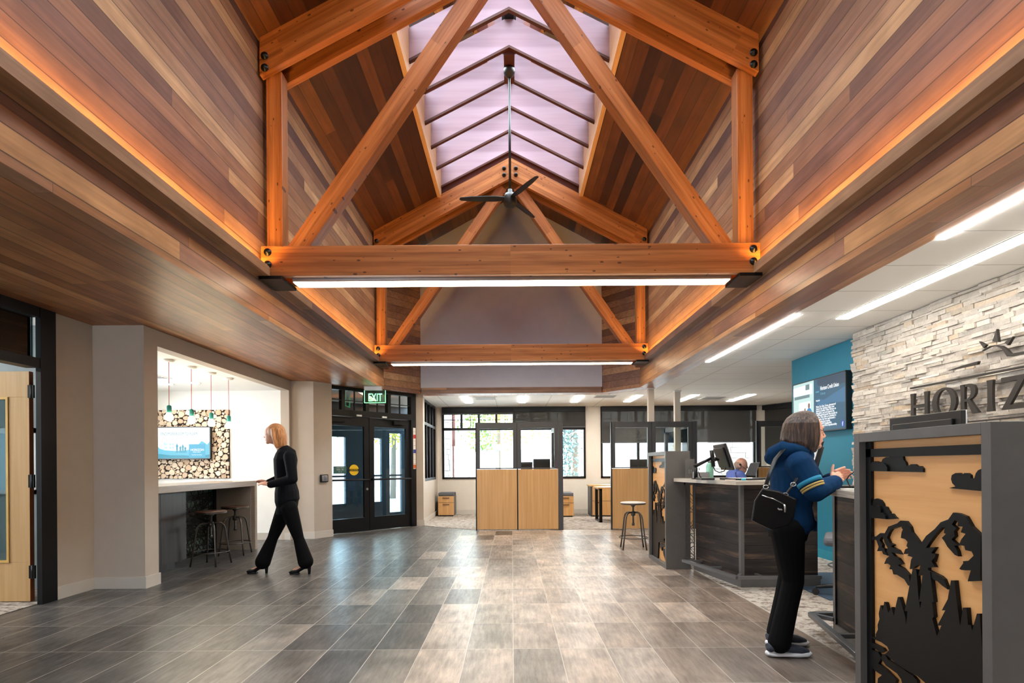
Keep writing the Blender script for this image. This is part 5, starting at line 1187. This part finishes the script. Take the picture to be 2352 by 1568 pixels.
def hand(mb, wrist, pdir, pnorm, sc=1.0, curl=25, thumb_side=1, tdir=None):
    """palm along pdir from the wrist, palm facing pnorm; five fingers with bends"""
    d = Vector(pdir).normalized(); n = Vector(pnorm); n = (n - d*n.dot(d)).normalized(); s = d.cross(n)*thumb_side; w_ = Vector(wrist)
    for k, (o, L, r) in enumerate(((0.029, 0.066, 0.0078), (0.010, 0.074, 0.0080), (-0.010, 0.069, 0.0078), (-0.029, 0.054, 0.0070))):
        b = w_ + (d*0.028 + s*o*0.8)*sc; kn = w_ + (d*(0.088-abs(k-1)*0.004) + s*o)*sc
        mb.capsule(b, 0.014*sc, kn, 0.0118*sc, 10)
        dd_ = d; p = kn; ax = d.cross(n).normalized()
        for j, fr in enumerate((0.46, 0.31, 0.23)):
            a = R(curl*(0.7 if j == 0 else 1.1)); dd_ = (dd_*math.cos(a) + (n - dd_*n.dot(dd_)).normalized()*math.sin(a)).normalized()
            q = p + dd_*(L*fr*1.08*sc); mb.capsule(p, r*sc*(1.05-j*.08), q, r*sc*(0.98-j*.1), 10); p = q
    b = w_ + (d*0.022 + s*0.02)*sc; m_ = w_ + (d*0.05 + s*0.043 + n*0.012)*sc
    td = Vector(tdir).normalized() if tdir else (d*0.75+s*0.55+n*0.25).normalized()
    q = m_ + td*0.032*sc; q2 = q + (td*0.9+d*0.3).normalized()*0.027*sc
    mb.capsule(b, 0.014*sc, m_, 0.0125*sc, 10); mb.capsule(m_, 0.0115*sc, q, 0.010*sc, 10); mb.capsule(q, 0.010*sc, q2, 0.008*sc, 10)

# ---- the woman in the blue hoodie
P = lambda x, y, Y=3.62: PY(x, y, Y)
def woman_blue():
    t = thing('person', 'woman with brown bob in navy hoodie leaning on the near counter', 'person', (1.74, 3.64, 0))
    def torso(m, g):
        m.tube([P(1808, 1222), P(1810, 1200), P(1815, 1160), P(1820, 1120), P(1823, 1085), P(1830, 1062), P(1838, 1048)], [0.13+g, 0.155+g, 0.135+g, 0.145+g, 0.162+g, 0.14+g, 0.08+g], 20, True, 0.80)
    def arm(m, g, near=True):
        if near: sh, el, wr = P(1836, 1068, 3.47), P(1872, 1128, 3.40), P(1916, 1108, 3.47)
        else: sh, el, wr = P(1842, 1066, 3.80), P(1880, 1122, 3.86), P(1908, 1102, 3.62)
        m.capsule(sh, 0.062+g, el, 0.046+g); m.capsule(el, 0.046+g, wr, 0.029+g)
        m.capsule(P(1832, 1062), 0.075+g, sh, 0.062+g)
        return sh, el, wr
    def legs(m, g):
        for (Y, hx, kx, kx2, ax) in ((3.54, 1808, 1822, 0, 1790), (3.75, 1806, 1812, 0, 1786)):
            hp, kn, an = P(hx, 1215, Y), P(kx, 1345, Y), P(ax, 1470, Y); an.z = 0.09; kn.z = 0.47
            m.capsule(hp, 0.095+g, (hp+kn)/2, 0.075+g); m.capsule((hp+kn)/2, 0.075+g, kn, 0.055+g); m.capsule(kn, 0.055+g, kn*0.6+an*0.4, 0.052+g*1.2); m.capsule(kn*0.6+an*0.4, 0.052+g*1.2, an, 0.036+(g*4 if g > 0 else g))
    hc = P(1854, 990)
    m = MB(); torso(m, -0.018); arm(m, -0.006); arm(m, -0.006, False); legs(m, -0.012)
    m.capsule(P(1838, 1050), 0.055, P(1848, 1018), 0.05)
    rot = Matrix.Rotation(R(18), 3, 'Y')
    m.ball(hc, (0.09, 0.072, 0.108), 20, 14, rot); m.ball(P(1869, 1008), (0.05, 0.054, 0.068), 16, 12, rot); m.ball(P(1878, 1024), (0.022, 0.028, 0.02), 12, 8)
    # nose, brow, lips and chin
    m.tube([P(1886, 987), P(1892, 998), P(1894.5, 1003)], [0.007, 0.0085, 0.010], 8); m.ball(P(1890, 1004), (0.011, 0.014, 0.008)); m.ball(P(1884, 982), (0.012, 0.045, 0.01)); m.ball(P(1886.5, 1013), (0.009, 0.02, 0.006)); m.ball(P(1880, 1003, 3.575), (0.02, 0.012, 0.02))
    for Y in (3.42, 3.46):
        pass
    wn = P(1910, 1101, 3.50); hand(m, wn, P(1936, 1092, 3.53)-wn, Vector((0.15, 1, -0.35)), 0.88, 34, -1 if False else 1, Vector((0.1, 0.1, 1)))
    wf = P(1905, 1098, 3.60); hand(m, wf, P(1937, 1089, 3.575)-wf, Vector((0.1, -1, -0.1)), 0.9, 30, -1, Vector((0.9, -0.3, 0.45)))
    # shoes are separate; ankles reach into them
    for Y, ax in ((3.54, 1790), (3.75, 1786)):
        an = P(ax, 1470, Y); m.capsule((an.x, Y, 0.12), 0.032, (an.x+0.0, Y, 0.05), 0.034); m.capsule((an.x, Y, 0.055), 0.026, (an.x+0.08, Y, 0.045), 0.016)
    b = m.build('body', M_skin, t); bake(b, 0.0036, 2)
    for Y in (3.565,): 
        m = MB(); m.ball(P(1882.5, 990.5, 3.585), (0.006, 0.005, 0.003), 10, 6); m.build('eye', M_eye, t)
    m = MB(); m.tube([P(1884, 1012.6, 3.60), P(1888, 1012.2, 3.615), P(1886, 1012.6, 3.63)], 0.0032, 6); m.build('lips', M_lip, t)
    # hair: locks that leave the crown, follow the skull and hang as a chin-length bob
    m = MB(); m.ball(P(1842, 980), (0.088, 0.086, 0.098), 24, 16, rot)
    m.tube([P(1840, 975), P(1832, 995), P(1830, 1010)], [0.08, 0.088, 0.07], 18, True, 0.9)
    rnd = random.Random(4); C0 = P(1846, 981)
    for k in range(84):
        ph = R(64 + 232*(k+0.5)/84 + rnd.uniform(-2, 2)); cx_, sy_ = math.cos(ph), math.sin(ph)
        back = max(0.0, -cx_); endz = P(1846, 1036 - 20*back**0.7, 3.62).z + rnd.uniform(-0.012, 0.010); pts = []; rr = []
        for j, el_ in enumerate((78, 55, 33, 12)):
            e_ = R(el_); pts.append(C0 + Vector(((0.118 if cx_ < 0 else 0.092)*cx_*math.cos(e_)+0.012*math.sin(e_), 0.100*sy_*math.cos(e_), 0.100*math.sin(e_))))
            rr.append((0.008, 0.010, 0.011, 0.0115)[j])
        b0 = pts[-1]; fl = 0.016*back
        for f, inw in ((0.45, 1.02), (0.8, 1.0), (1.0, 0.9)):
            q = Vector((C0.x+(b0.x-C0.x)*inw - fl*f*1.5, C0.y+(b0.y-C0.y)*inw, b0.z+(endz-b0.z)*f)); pts.append(q + Vector((rnd.uniform(-.002, .002), rnd.uniform(-.002, .002), 0))); rr.append((0.0115, 0.0105, 0.006)[(0.45, 0.8, 1.0).index(f)])
        m.tube(pts, rr, 7)
    b = m.build('hair', M_hairb, t); bake(b, 0.0036, 1)
    m = MB(); m.tube([P(1862, 979, 3.535), P(1880, 984.5, 3.545), P(1889, 988, 3.57)], 0.0016, 6)
    for Y in (3.585, 3.655): m.tube([P(1889, 989, Y)+Vector((0.0, 0.022*math.cos(a), 0.014*math.sin(a))) for a in [2*math.pi*k/12 for k in range(13)]], 0.0013, 5)
    m.build('glasses', plain('bronze_wire', (120, 84, 60), 0.3, 0.8), t)
    # hoodie
    m = MB(); torso(m, 0.012); sh, el, wr = arm(m, 0.018); arm(m, 0.018, False)
    m.tube([P(1815, 1170), P(1818, 1200), P(1820, 1216)], [0.150, 0.158, 0.150], 20, True, 0.80)
    m.capsule(P(1866, 1203), 0.03, P(1872, 1216), 0.012)
    m.capsule(P(1842, 1046), 0.072, P(1834, 1056), 0.09)
    m.capsule(P(1862, 1075), 0.04, P(1868, 1120), 0.045)
    b = m.build('hoodie', M_hoodie, t); bake(b, 0.006, 3)
    m = MB()
    m.tube([P(1824, 1032, 3.52), P(1800, 1030, 3.53), P(1778, 1042, 3.60), P(1772, 1052, 3.64), P(1780, 1040, 3.70), P(1822, 1032, 3.74)], [0.035, 0.05, 0.05, 0.045, 0.05, 0.035], 12)
    m.ball(P(1792, 1045), (0.085, 0.10, 0.055)); m.capsule(P(1776, 1050), 0.035, P(1790, 1075), 0.03); m.capsule(P(1848, 1036, 3.55), 0.03, P(1820, 1030, 3.52), 0.035)
    b = m.build('hood', M_hoodie, t); bake(b, 0.006, 2)
    dv = el-sh
    for (a, b_, mt) in ((0.60, 0.74, plain('teal_stripe', (26, 118, 150), 0.85)), (0.79, 0.85, plain('gold_stripe', (172, 146, 80), 0.85)), (0.87, 0.93, plain('gold_stripe', (172, 146, 80), 0.85))):
        m = MB(); r0 = 0.086-0.019*a; m.tube([sh+dv*a, sh+dv*b_], [r0, r0-0.002], 24); m.build('sleeve_stripe', mt, t)
    # trousers
    m = MB(); legs(m, 0.008); m.tube([P(1808, 1236), P(1810, 1205), P(1813, 1180)], [0.135, 0.152, 0.14], 20, True, 0.78)
    b = m.build('trousers', M_pants, t); bake(b, 0.006, 2)
    # shoes
    for Y, ax in ((3.54, 1790), (3.75, 1788)):
        x = P(ax, 1470, Y).x-0.075; m = MB()
        sole = [(x-0.005, 0.0, 0.024), (x+0.04, 0, 0.036), (x+0.10, 0, 0.036), (x+0.18, 0, 0.045), (x+0.24, 0, 0.04), (x+0.272, 0, 0.018)]
        m.tube([(a, Y, 0.018+(0.006 if i in (0, 5) else 0)) for i, (a, _, r) in enumerate(sole)], [r for a, _, r in sole], 14, True, 0.42)
        m.capsule((x+0.002, Y, 0.026), 0.016, (x+0.03, Y, 0.024), 0.024); b = m.build('sole', M_sole, t); bake(b, 0.004, 1)
        m = MB(); m.tube([(x+0.0, Y, 0.06), (x+0.06, Y, 0.062), (x+0.13, Y, 0.055), (x+0.20, Y, 0.042), (x+0.255, Y, 0.032)], [0.032, 0.038, 0.038, 0.038, 0.018], 14, True, 0.72)
        m.capsule((x+0.02, Y, 0.052), 0.026, (x+0.045, Y, 0.085), 0.034); m.capsule((x+0.05, Y, 0.09), 0.034, (x+0.10, Y, 0.06), 0.034); b = m.build('shoe_upper', M_shoe, t); bake(b, 0.004, 1)
    return t
woman_blue()
# ---- her bag
t = thing('shoulder_bag', 'black nylon crossbody bag hanging at the hip of the woman in blue', 'bag', tuple(P(1775, 1165, 3.36)))
m = MB(); front = [(1752, 1121), (1790, 1128), (1829, 1146), (1824, 1185), (1812, 1206), (1772, 1216), (1748, 1205), (1726, 1194), (1733, 1150)]
fr = [P(x, y, 3.33) for x, y in front]; bk = [P(x, y, 3.42) for x, y in front]; mid = [P(1776+(x-1776)*1.015, 1168+(y-1168)*1.015, 3.375) for x, y in front]; n = len(front)
m.add(fr+mid+bk, [tuple(range(n)), tuple(2*n+i for i in reversed(range(n)))]+[(i, (i+1) % n, n+(i+1) % n, n+i) for i in range(n)]+[(n+i, n+(i+1) % n, 2*n+(i+1) % n, 2*n+i) for i in range(n)])
m.build('pouch', M_nylon, t, bevel=0.007)
MB().tube([P(1750, 1137, 3.322), P(1775, 1145, 3.318), P(1801, 1158, 3.322)], 0.003, 6).build('zipper', M_alu, t)
MB().tube([P(1801, 1158, 3.318), P(1803, 1166, 3.315), P(1803, 1176, 3.315)], 0.006, 6).build('zip_pull', M_alu, t)
m = MB(); m.tube([P(1757, 1122, 3.36), P(1768, 1085, 3.40), P(1782, 1052, 3.44), P(1800, 1031, 3.50), P(1815, 1026, 3.60)], 0.013, 8, True, 0.3); m.tube([P(1806, 1134, 3.36), P(1818, 1118, 3.36), P(1830, 1098, 3.37)], 0.014, 8, True, 0.3); m.build('strap', M_nylon, t)
for (x, y) in ((1759, 1118), (1804, 1136), (1822, 1112)):
    c = P(x, y, 3.345); MB().tube([c+Vector((0.015*math.cos(a), 0, 0.011*math.sin(a))) for a in [2*math.pi*k/12 for k in range(13)]], 0.0028, 6).build('buckle', M_alu, t)
text('brand_patch', 'baggallini', 0.013, frame_M(P(1786, 1169, 3.325), (1, 0, -0.3), (0.3, 0, 1)), M_paper, t, 0.0005, sx=0.6)

# ---- the woman walking to the left
def woman_walk():
    Yw = 6.40; Q = lambda x, y, Y=Yw: PY(x, y, Y)
    t = thing('person', 'blond woman in black jacket and flared black trousers striding left past the bar', 'person', (-2.6, 6.4, 0))
    def torso(m, g): m.tube([Q(660, 1168), Q(659, 1150), Q(656, 1115), Q(655, 1085), Q(656, 1055), Q(656, 1038), Q(650, 1028)], [0.13+g, 0.155+g, 0.125+g, 0.14+g, 0.155+g, 0.13+g, 0.07+g], 18, True, 0.72)
    def arms(m, g):
        sh, el, wr = Q(665, 1048, 6.22), Q(672, 1100, 6.18), Q(622, 1112, 6.2); m.capsule(sh, 0.052+g, el, 0.04+g); m.capsule(el, 0.04+g, wr, 0.028+g)
        s2_, e2, w2 = Q(655, 1046, 6.58), Q(645, 1098, 6.62), Q(618, 1108, 6.52); m.capsule(s2_, 0.052+g, e2, 0.04+g); m.capsule(e2, 0.04+g, w2, 0.028+g); return wr, w2
    H1, K1, A1 = Q(655, 1166, 6.49), Q(626, 1236, 6.46), Q(604, 1296, 6.44)
    H2, K2, A2 = Q(663, 1166, 6.32), Q(686, 1236, 6.36), Q(702, 1288, 6.38)
    A1.z = 0.13; A2.z = 0.14
    def legs(m, g, fl=0.0):
        for (h_, k_, a_) in ((H1, K1, A1), (H2, K2, A2)):
            m.capsule(h_, 0.09+g, (h_+k_)/2, 0.072+g); m.capsule((h_+k_)/2, 0.072+g, k_, 0.052+g); m.capsule(k_, 0.052+g, k_*0.6+a_*0.4, 0.05+g+fl*0.3); m.capsule(k_*0.6+a_*0.4, 0.05+g+fl*0.3, a_, 0.034+g+fl)
    rot = Matrix.Rotation(R(-14), 3, 'Y'); hc = Q(627, 998)
    m = MB(); torso(m, -0.015); w1, w2 = arms(m, -0.005); legs(m, -0.01)
    m.capsule(Q(648, 1032), 0.05, Q(634, 1012), 0.046); m.ball(hc, (0.092, 0.072, 0.108), 18, 12, rot); m.ball(Q(620, 1006), (0.05, 0.052, 0.062), 14, 10, rot); m.ball(Q(615, 1016), (0.02, 0.026, 0.018))
    m.tube([Q(611, 996), Q(607.5, 1003), Q(606.5, 1005)], [0.008, 0.009, 0.011], 8)
    m.ball(Q(610.5, 1010.5), (0.009, 0.02, 0.007)); m.ball(Q(612, 993), (0.012, 0.045, 0.009)); m.ball(Q(631, 1000, 6.325), (0.014, 0.006, 0.026))
    hand(m, w1, Q(603, 1109, 6.2)-w1, Vector((0.1, 0.4, -1)), 0.95, 18, -1); hand(m, w2, Q(600, 1104, 6.52)-w2, Vector((0.1, -0.4, -1)), 0.95, 18, 1)
    for a_ in (A1, A2): m.capsule(a_, 0.032, a_+Vector((0, 0, -0.05)), 0.03); m.capsule(a_+Vector((0, 0, -0.05)), 0.03, a_+Vector((-0.13, 0, -0.10)), 0.02)
    bake(m.build('body', M_skin, t), 0.007, 2)
    for Y in (6.345, 6.42): MB().ball(Q(611.5, 997, Y), (0.006, 0.006, 0.004), 8, 6).build('eye', M_eye, t)
    m = MB(); m.ball(Q(634, 993), (0.105, 0.09, 0.105), 20, 14, rot); m.tube([Q(638, 985), Q(645, 1005), Q(650, 1026)], [0.085, 0.085, 0.055], 16, True, 0.8)
    for Y in (6.33, 6.47): m.tube([Q(627, 984, Y), Q(630, 1005, Y), Q(636, 1028, Y)], [0.035, 0.04, 0.022], 10, True, 0.6)
    bake(m.build('hair', M_hairs, t), 0.007, 1)
    m = MB(); torso(m, 0.012); arms(m, 0.014); m.tube([Q(657, 1110), Q(659, 1130), Q(660, 1148)], [0.14, 0.165, 0.17], 18, True, 0.74); bake(m.build('jacket', M_jack, t), 0.008, 3)
    m = MB(); m.tube([Q(646, 1031), Q(642, 1042)], [0.05, 0.03], 10); m.build('blouse', plain('cream_blouse', (214, 196, 168), 0.8), t)
    m = MB(); legs(m, 0.006, 0.045); m.tube([Q(659, 1180), Q(659, 1150)], [0.145, 0.15], 18, True, 0.72); bake(m.build('trousers', M_pants, t), 0.008, 2)
    for a_ in (A1, A2):
        x, y = a_.x, a_.y; m = MB()
        m.tube([(x+0.035, y, 0.085), (x-0.02, y, 0.075), (x-0.09, y, 0.035), (x-0.15, y, 0.024), (x-0.185, y, 0.018)], [0.032, 0.036, 0.034, 0.036, 0.014], 12, True, 0.62); m.box(x-0.17, x-0.07, y-0.03, y+0.03, 0.0, 0.014)
        m.tube([(x+0.04, y, 0.08), (x+0.04, y, 0.0)], [0.022, 0.014], 8); bake(m.build('heeled_shoe', M_relief, t), 0.005, 1)
    return t
woman_walk()
# ---- the man behind the far desk
def man():
    Ym = 8.95; Q = lambda x, y, Y=Ym: PY(x, y, Y)
    t = thing('person', 'balding man with a headset in a violet-blue shirt seated behind the far desk', 'person', (3.6, 8.95, 0.45))
    m = MB(); c = Q(1702, 1067); m.ball(c, (0.098, 0.078, 0.108), 16, 12, Matrix.Rotation(R(15), 3, 'Y')); m.ball(Q(1707, 1077), (0.055, 0.055, 0.07)); m.tube([Q(1715, 1068), Q(1717.5, 1075)], [0.009, 0.012], 8); m.ball(Q(1699, 1070, 8.87), (0.015, 0.006, 0.028))
    m.capsule(Q(1692, 1098), 0.055, Q(1699, 1080), 0.052); m.tube([(3.54, Ym, 0.5), (3.53, Ym, 0.8), (3.54, Ym, 0.96), (3.56, Ym, 1.02)], [0.13, 0.14, 0.15, 0.08], 16, True, 0.7)
    wr = Vector((3.84, 8.78, 0.90)); m.capsule((3.56, 8.72, 0.93), 0.04, (3.66, 8.68, 0.72), 0.035); m.capsule((3.66, 8.68, 0.72), 0.035, wr, 0.026); m.capsule((3.56, 9.16, 0.93), 0.04, (3.68, 9.2, 0.72), 0.035); w2 = Vector((3.86, 9.1, 0.9)); m.capsule((3.68, 9.2, 0.72), 0.035, w2, 0.026)
    hand(m, wr, (1, 0.2, 0.3), (0, 0.4, -1), 1, 25, 1); hand(m, w2, (1, -0.2, 0.3), (0, -0.4, -1), 1, 25, -1)
    m.capsule((3.6, 8.86, 0.56), 0.075, (3.98, 8.84, 0.55), 0.055); m.capsule((3.98, 8.84, 0.55), 0.05, (4.0, 8.84, 0.1), 0.035); m.capsule((3.6, 9.04, 0.56), 0.075, (3.98, 9.06, 0.55), 0.055); m.capsule((3.98, 9.06, 0.55), 0.05, (4.0, 9.06, 0.1), 0.035)
    for y in (8.84, 9.06): m.capsule((3.99, y, 0.05), 0.035, (4.12, y, 0.04), 0.03)
    bake(m.build('body', M_bald, t), 0.008, 2)
    m = MB(); m.ball(Q(1696, 1069), (0.075, 0.082, 0.075)); bake(m.build('hair', M_ghair, t), 0.008, 1)
    m = MB(); m.tube([(3.56, Ym, 0.52), (3.52, Ym, 0.8), (3.50, Ym, 0.98), (3.52, Ym, 1.06), Q(1696, 1084)], [0.155, 0.165, 0.18, 0.15, 0.072], 18, True, 0.75); m.capsule((3.50, 8.74, 1.03), 0.065, (3.66, 8.68, 0.72), 0.05); m.capsule((3.50, 9.15, 1.03), 0.065, (3.68, 9.2, 0.72), 0.05); m.capsule((3.66, 8.68, 0.72), 0.048, (3.8, 8.76, 0.87), 0.036); m.capsule((3.68, 9.2, 0.72), 0.048, (3.82, 9.12, 0.87), 0.036)
    bake(m.build('shirt', M_shirt, t), 0.008, 2)
    m = MB(); m.capsule((3.6, 8.86, 0.56), 0.085, (3.98, 8.84, 0.55), 0.068); m.capsule((3.98, 8.84, 0.55), 0.065, (4.0, 8.84, 0.12), 0.05); m.capsule((3.6, 9.04, 0.56), 0.085, (3.98, 9.06, 0.55), 0.068); m.capsule((3.98, 9.06, 0.55), 0.065, (4.0, 9.06, 0.12), 0.05)
    bake(m.build('trousers', M_pants, t), 0.01, 2)
    m = MB(); m.ball(Q(1700, 1067, 8.87), (0.016, 0.008, 0.018)); m.tube([Q(1702, 1069, 8.855), Q(1710, 1075, 8.86), Q(1716, 1079, 8.89)], 0.003, 6); m.build('headset', M_black, t)
    return t
man()

# ------------------------------------------------------------------ outside the windows
S('floor', bx(-40, 45, 14.16, 60, -0.3, -0.05), plain('pale_pavement', (190, 190, 186), 0.8))
def leafmat(name, c1, c2):
    t = NT(name); gi = t.node('ShaderNodeNewGeometry'); t.base(t.ramp(gi.outputs['Random Per Island'], [(0, c1), (1, c2)])); t.rough(0.7); return t.m
M_ly = leafmat('yellow_leaves', (150, 140, 30), (190, 170, 50)); M_lg = leafmat('green_leaves', (50, 90, 30), (120, 140, 50)); M_lb = leafmat('blue_spruce_needles', (56, 80, 80), (96, 118, 118))
M_trunk = plain('tree_trunk_bark', (110, 96, 84), 0.9)
def tree(x, y, h, r, mt, label, n=900, conic=False, seed=1):
    n = int(n*3)
    rnd = random.Random(seed); t = thing('tree', label, 'tree', (x, y, -0.05), 'trees outside the windows')
    MB().tube([(x, y, -0.05), (x+0.05, y, h*0.4), (x, y, h*0.8)], [0.12, 0.09, 0.03], 8).build('trunk', M_trunk, t)
    m = MB(); cl = [(x+rnd.uniform(-r, r)*0.7, y+rnd.uniform(-r, r)*0.7, h*rnd.uniform(0.45, 0.95), r*rnd.uniform(0.3, 0.5)) for _ in range(12)]
    for i in range(n):
        if conic:
            f = rnd.random(); a = rnd.uniform(0, 6.28); rr = r*(1-f)*rnd.uniform(0.6, 1); c = Vector((x+rr*math.cos(a), y+rr*math.sin(a), 0.3+f*(h-0.3)))
        else:
            cx, cy, cz, cr = rnd.choice(cl); v = Vector((rnd.gauss(0, 1), rnd.gauss(0, 1), rnd.gauss(0, 1))).normalized()*cr*rnd.random()**0.4; c = Vector((cx, cy, cz))+v
        u = Vector((rnd.gauss(0, 1), rnd.gauss(0, 1), rnd.gauss(0, 1))).normalized(); q = u.orthogonal().normalized(); s_ = rnd.uniform(0.045, 0.085)
        m.add([c-u*s_, c+q*s_*.6, c+u*s_, c-q*s_*.6], [(0, 1, 2, 3)])
    m.build('foliage', mt, t); return t
tree(-2.2, 19, 4.6, 1.8, M_lg, 'green-leaved tree outside, left part of the first far window', 800, seed=2)
tree(-0.6, 24, 6.5, 2.6, M_ly, 'yellow-leaved tree outside, behind the free-standing partition glass', 1300, seed=3)
tree(2.6, 26, 6.0, 2.2, M_ly, 'yellow-green tree outside, right of the first far window centre', 1000, seed=4)
tree(2.35, 21.5, 5.0, 1.0, M_lb, 'blue-green spruce outside, right edge of the first far window', 1200, True, 5)
tree(8.3, 29, 6.0, 2.0, M_lg, 'green tree outside beyond the second far window', 900, seed=6)
tree(-4.6, 22, 5.5, 2.2, M_ly, 'yellow-leaved tree outside beyond the alcove window', 900, seed=7)
t = thing('bus_shelter', 'grey flat-roofed shelter outside the first far window', 'shelter', (-1.7, 22, -0.05))
bx(-3.2, -0.4, 21.2, 22.8, 1.78, 1.98).build('roof', M_gplas, t)
for x in (-2.9, -1.7, -0.6): bx(x, x+0.1, 21.9, 22.0, -0.05, 1.78).build('post', M_gplas, t)
bx(-2.8, -0.6, 22.3, 22.4, 0.35, 0.45).build('bench', M_gplas, t)
def pier(x0, x1, y0, y1, z1, label):
    m = MB(); rnd = random.Random(int(x0*10)); z = -0.05
    while z < z1:
        h = 0.14; x = x0
        while x < x1-0.01:
            L = min(rnd.uniform(0.15, 0.35), x1-x); m.box(x+.003, x+L-.003, y0-rnd.uniform(0, .02), y1, z+.003, z+h-.003); x += L
        z += h
    o = m.build('stone_blocks', plain('grey_stone_blocks', (150, 146, 146), 0.9, bump=0.4)); t = thing('stone_pier', label, 'stone pier', ((x0+x1)/2, y0, -0.05), 'stone piers outside')
    o.parent = t; o.location = -wloc(t) + Vector((0, 0, 0)); bx(x0-0.03, x1+0.03, y0-0.05, y1+0.03, z, z+0.08).build('cap', M_gplas, t)
    bx(x0+0.01, x1-0.01, y0+0.02, y1-0.01, -0.05, z).build('core', M_gplas, t)
pier(-1.95, -1.62, 15.0, 15.4, 2.9, 'grey stone pier outside at the left edge of the first far window')
pier(1.80, 2.15, 15.0, 15.4, 2.9, 'grey stone pier outside between the two far windows')
pier(5.35, 6.35, 15.2, 15.6, 2.9, 'wide stone pier outside at the right end of the second far window')
t = tag(bx(-1.58, -1.50, 15.05, 15.15, -0.05, 2.9).build('porch_post', plain('red_brown_post', (84, 40, 34), 0.6), loc=(-1.54, 15.1, -0.05)), 'red-brown porch post outside the first far window', 'post')
t = thing('building', 'pale distant building outside with brick-coloured signs', 'building', (3, 45, -0.05))
bx(-6, 14, 44, 48, -0.05, 4.2).build('wall', plain('pale_facade', (200, 190, 184), 0.8), t); bx(-6.2, 14.2, 43.8, 48.2, 4.2, 4.5).build('roof', M_gplas, t)
for x in (0.5, 4, 8): bx(x, x+1.4, 43.95, 44, 1.2, 2.4).build('window', M_gplas, t)
tag(bx(-12, 16, 34, 34.4, -0.05, 0.6).build('low_wall', plain('pink_stone', (176, 150, 146), 0.8), loc=(0, 34, -0.05)), 'low pale wall across the street outside', 'wall')
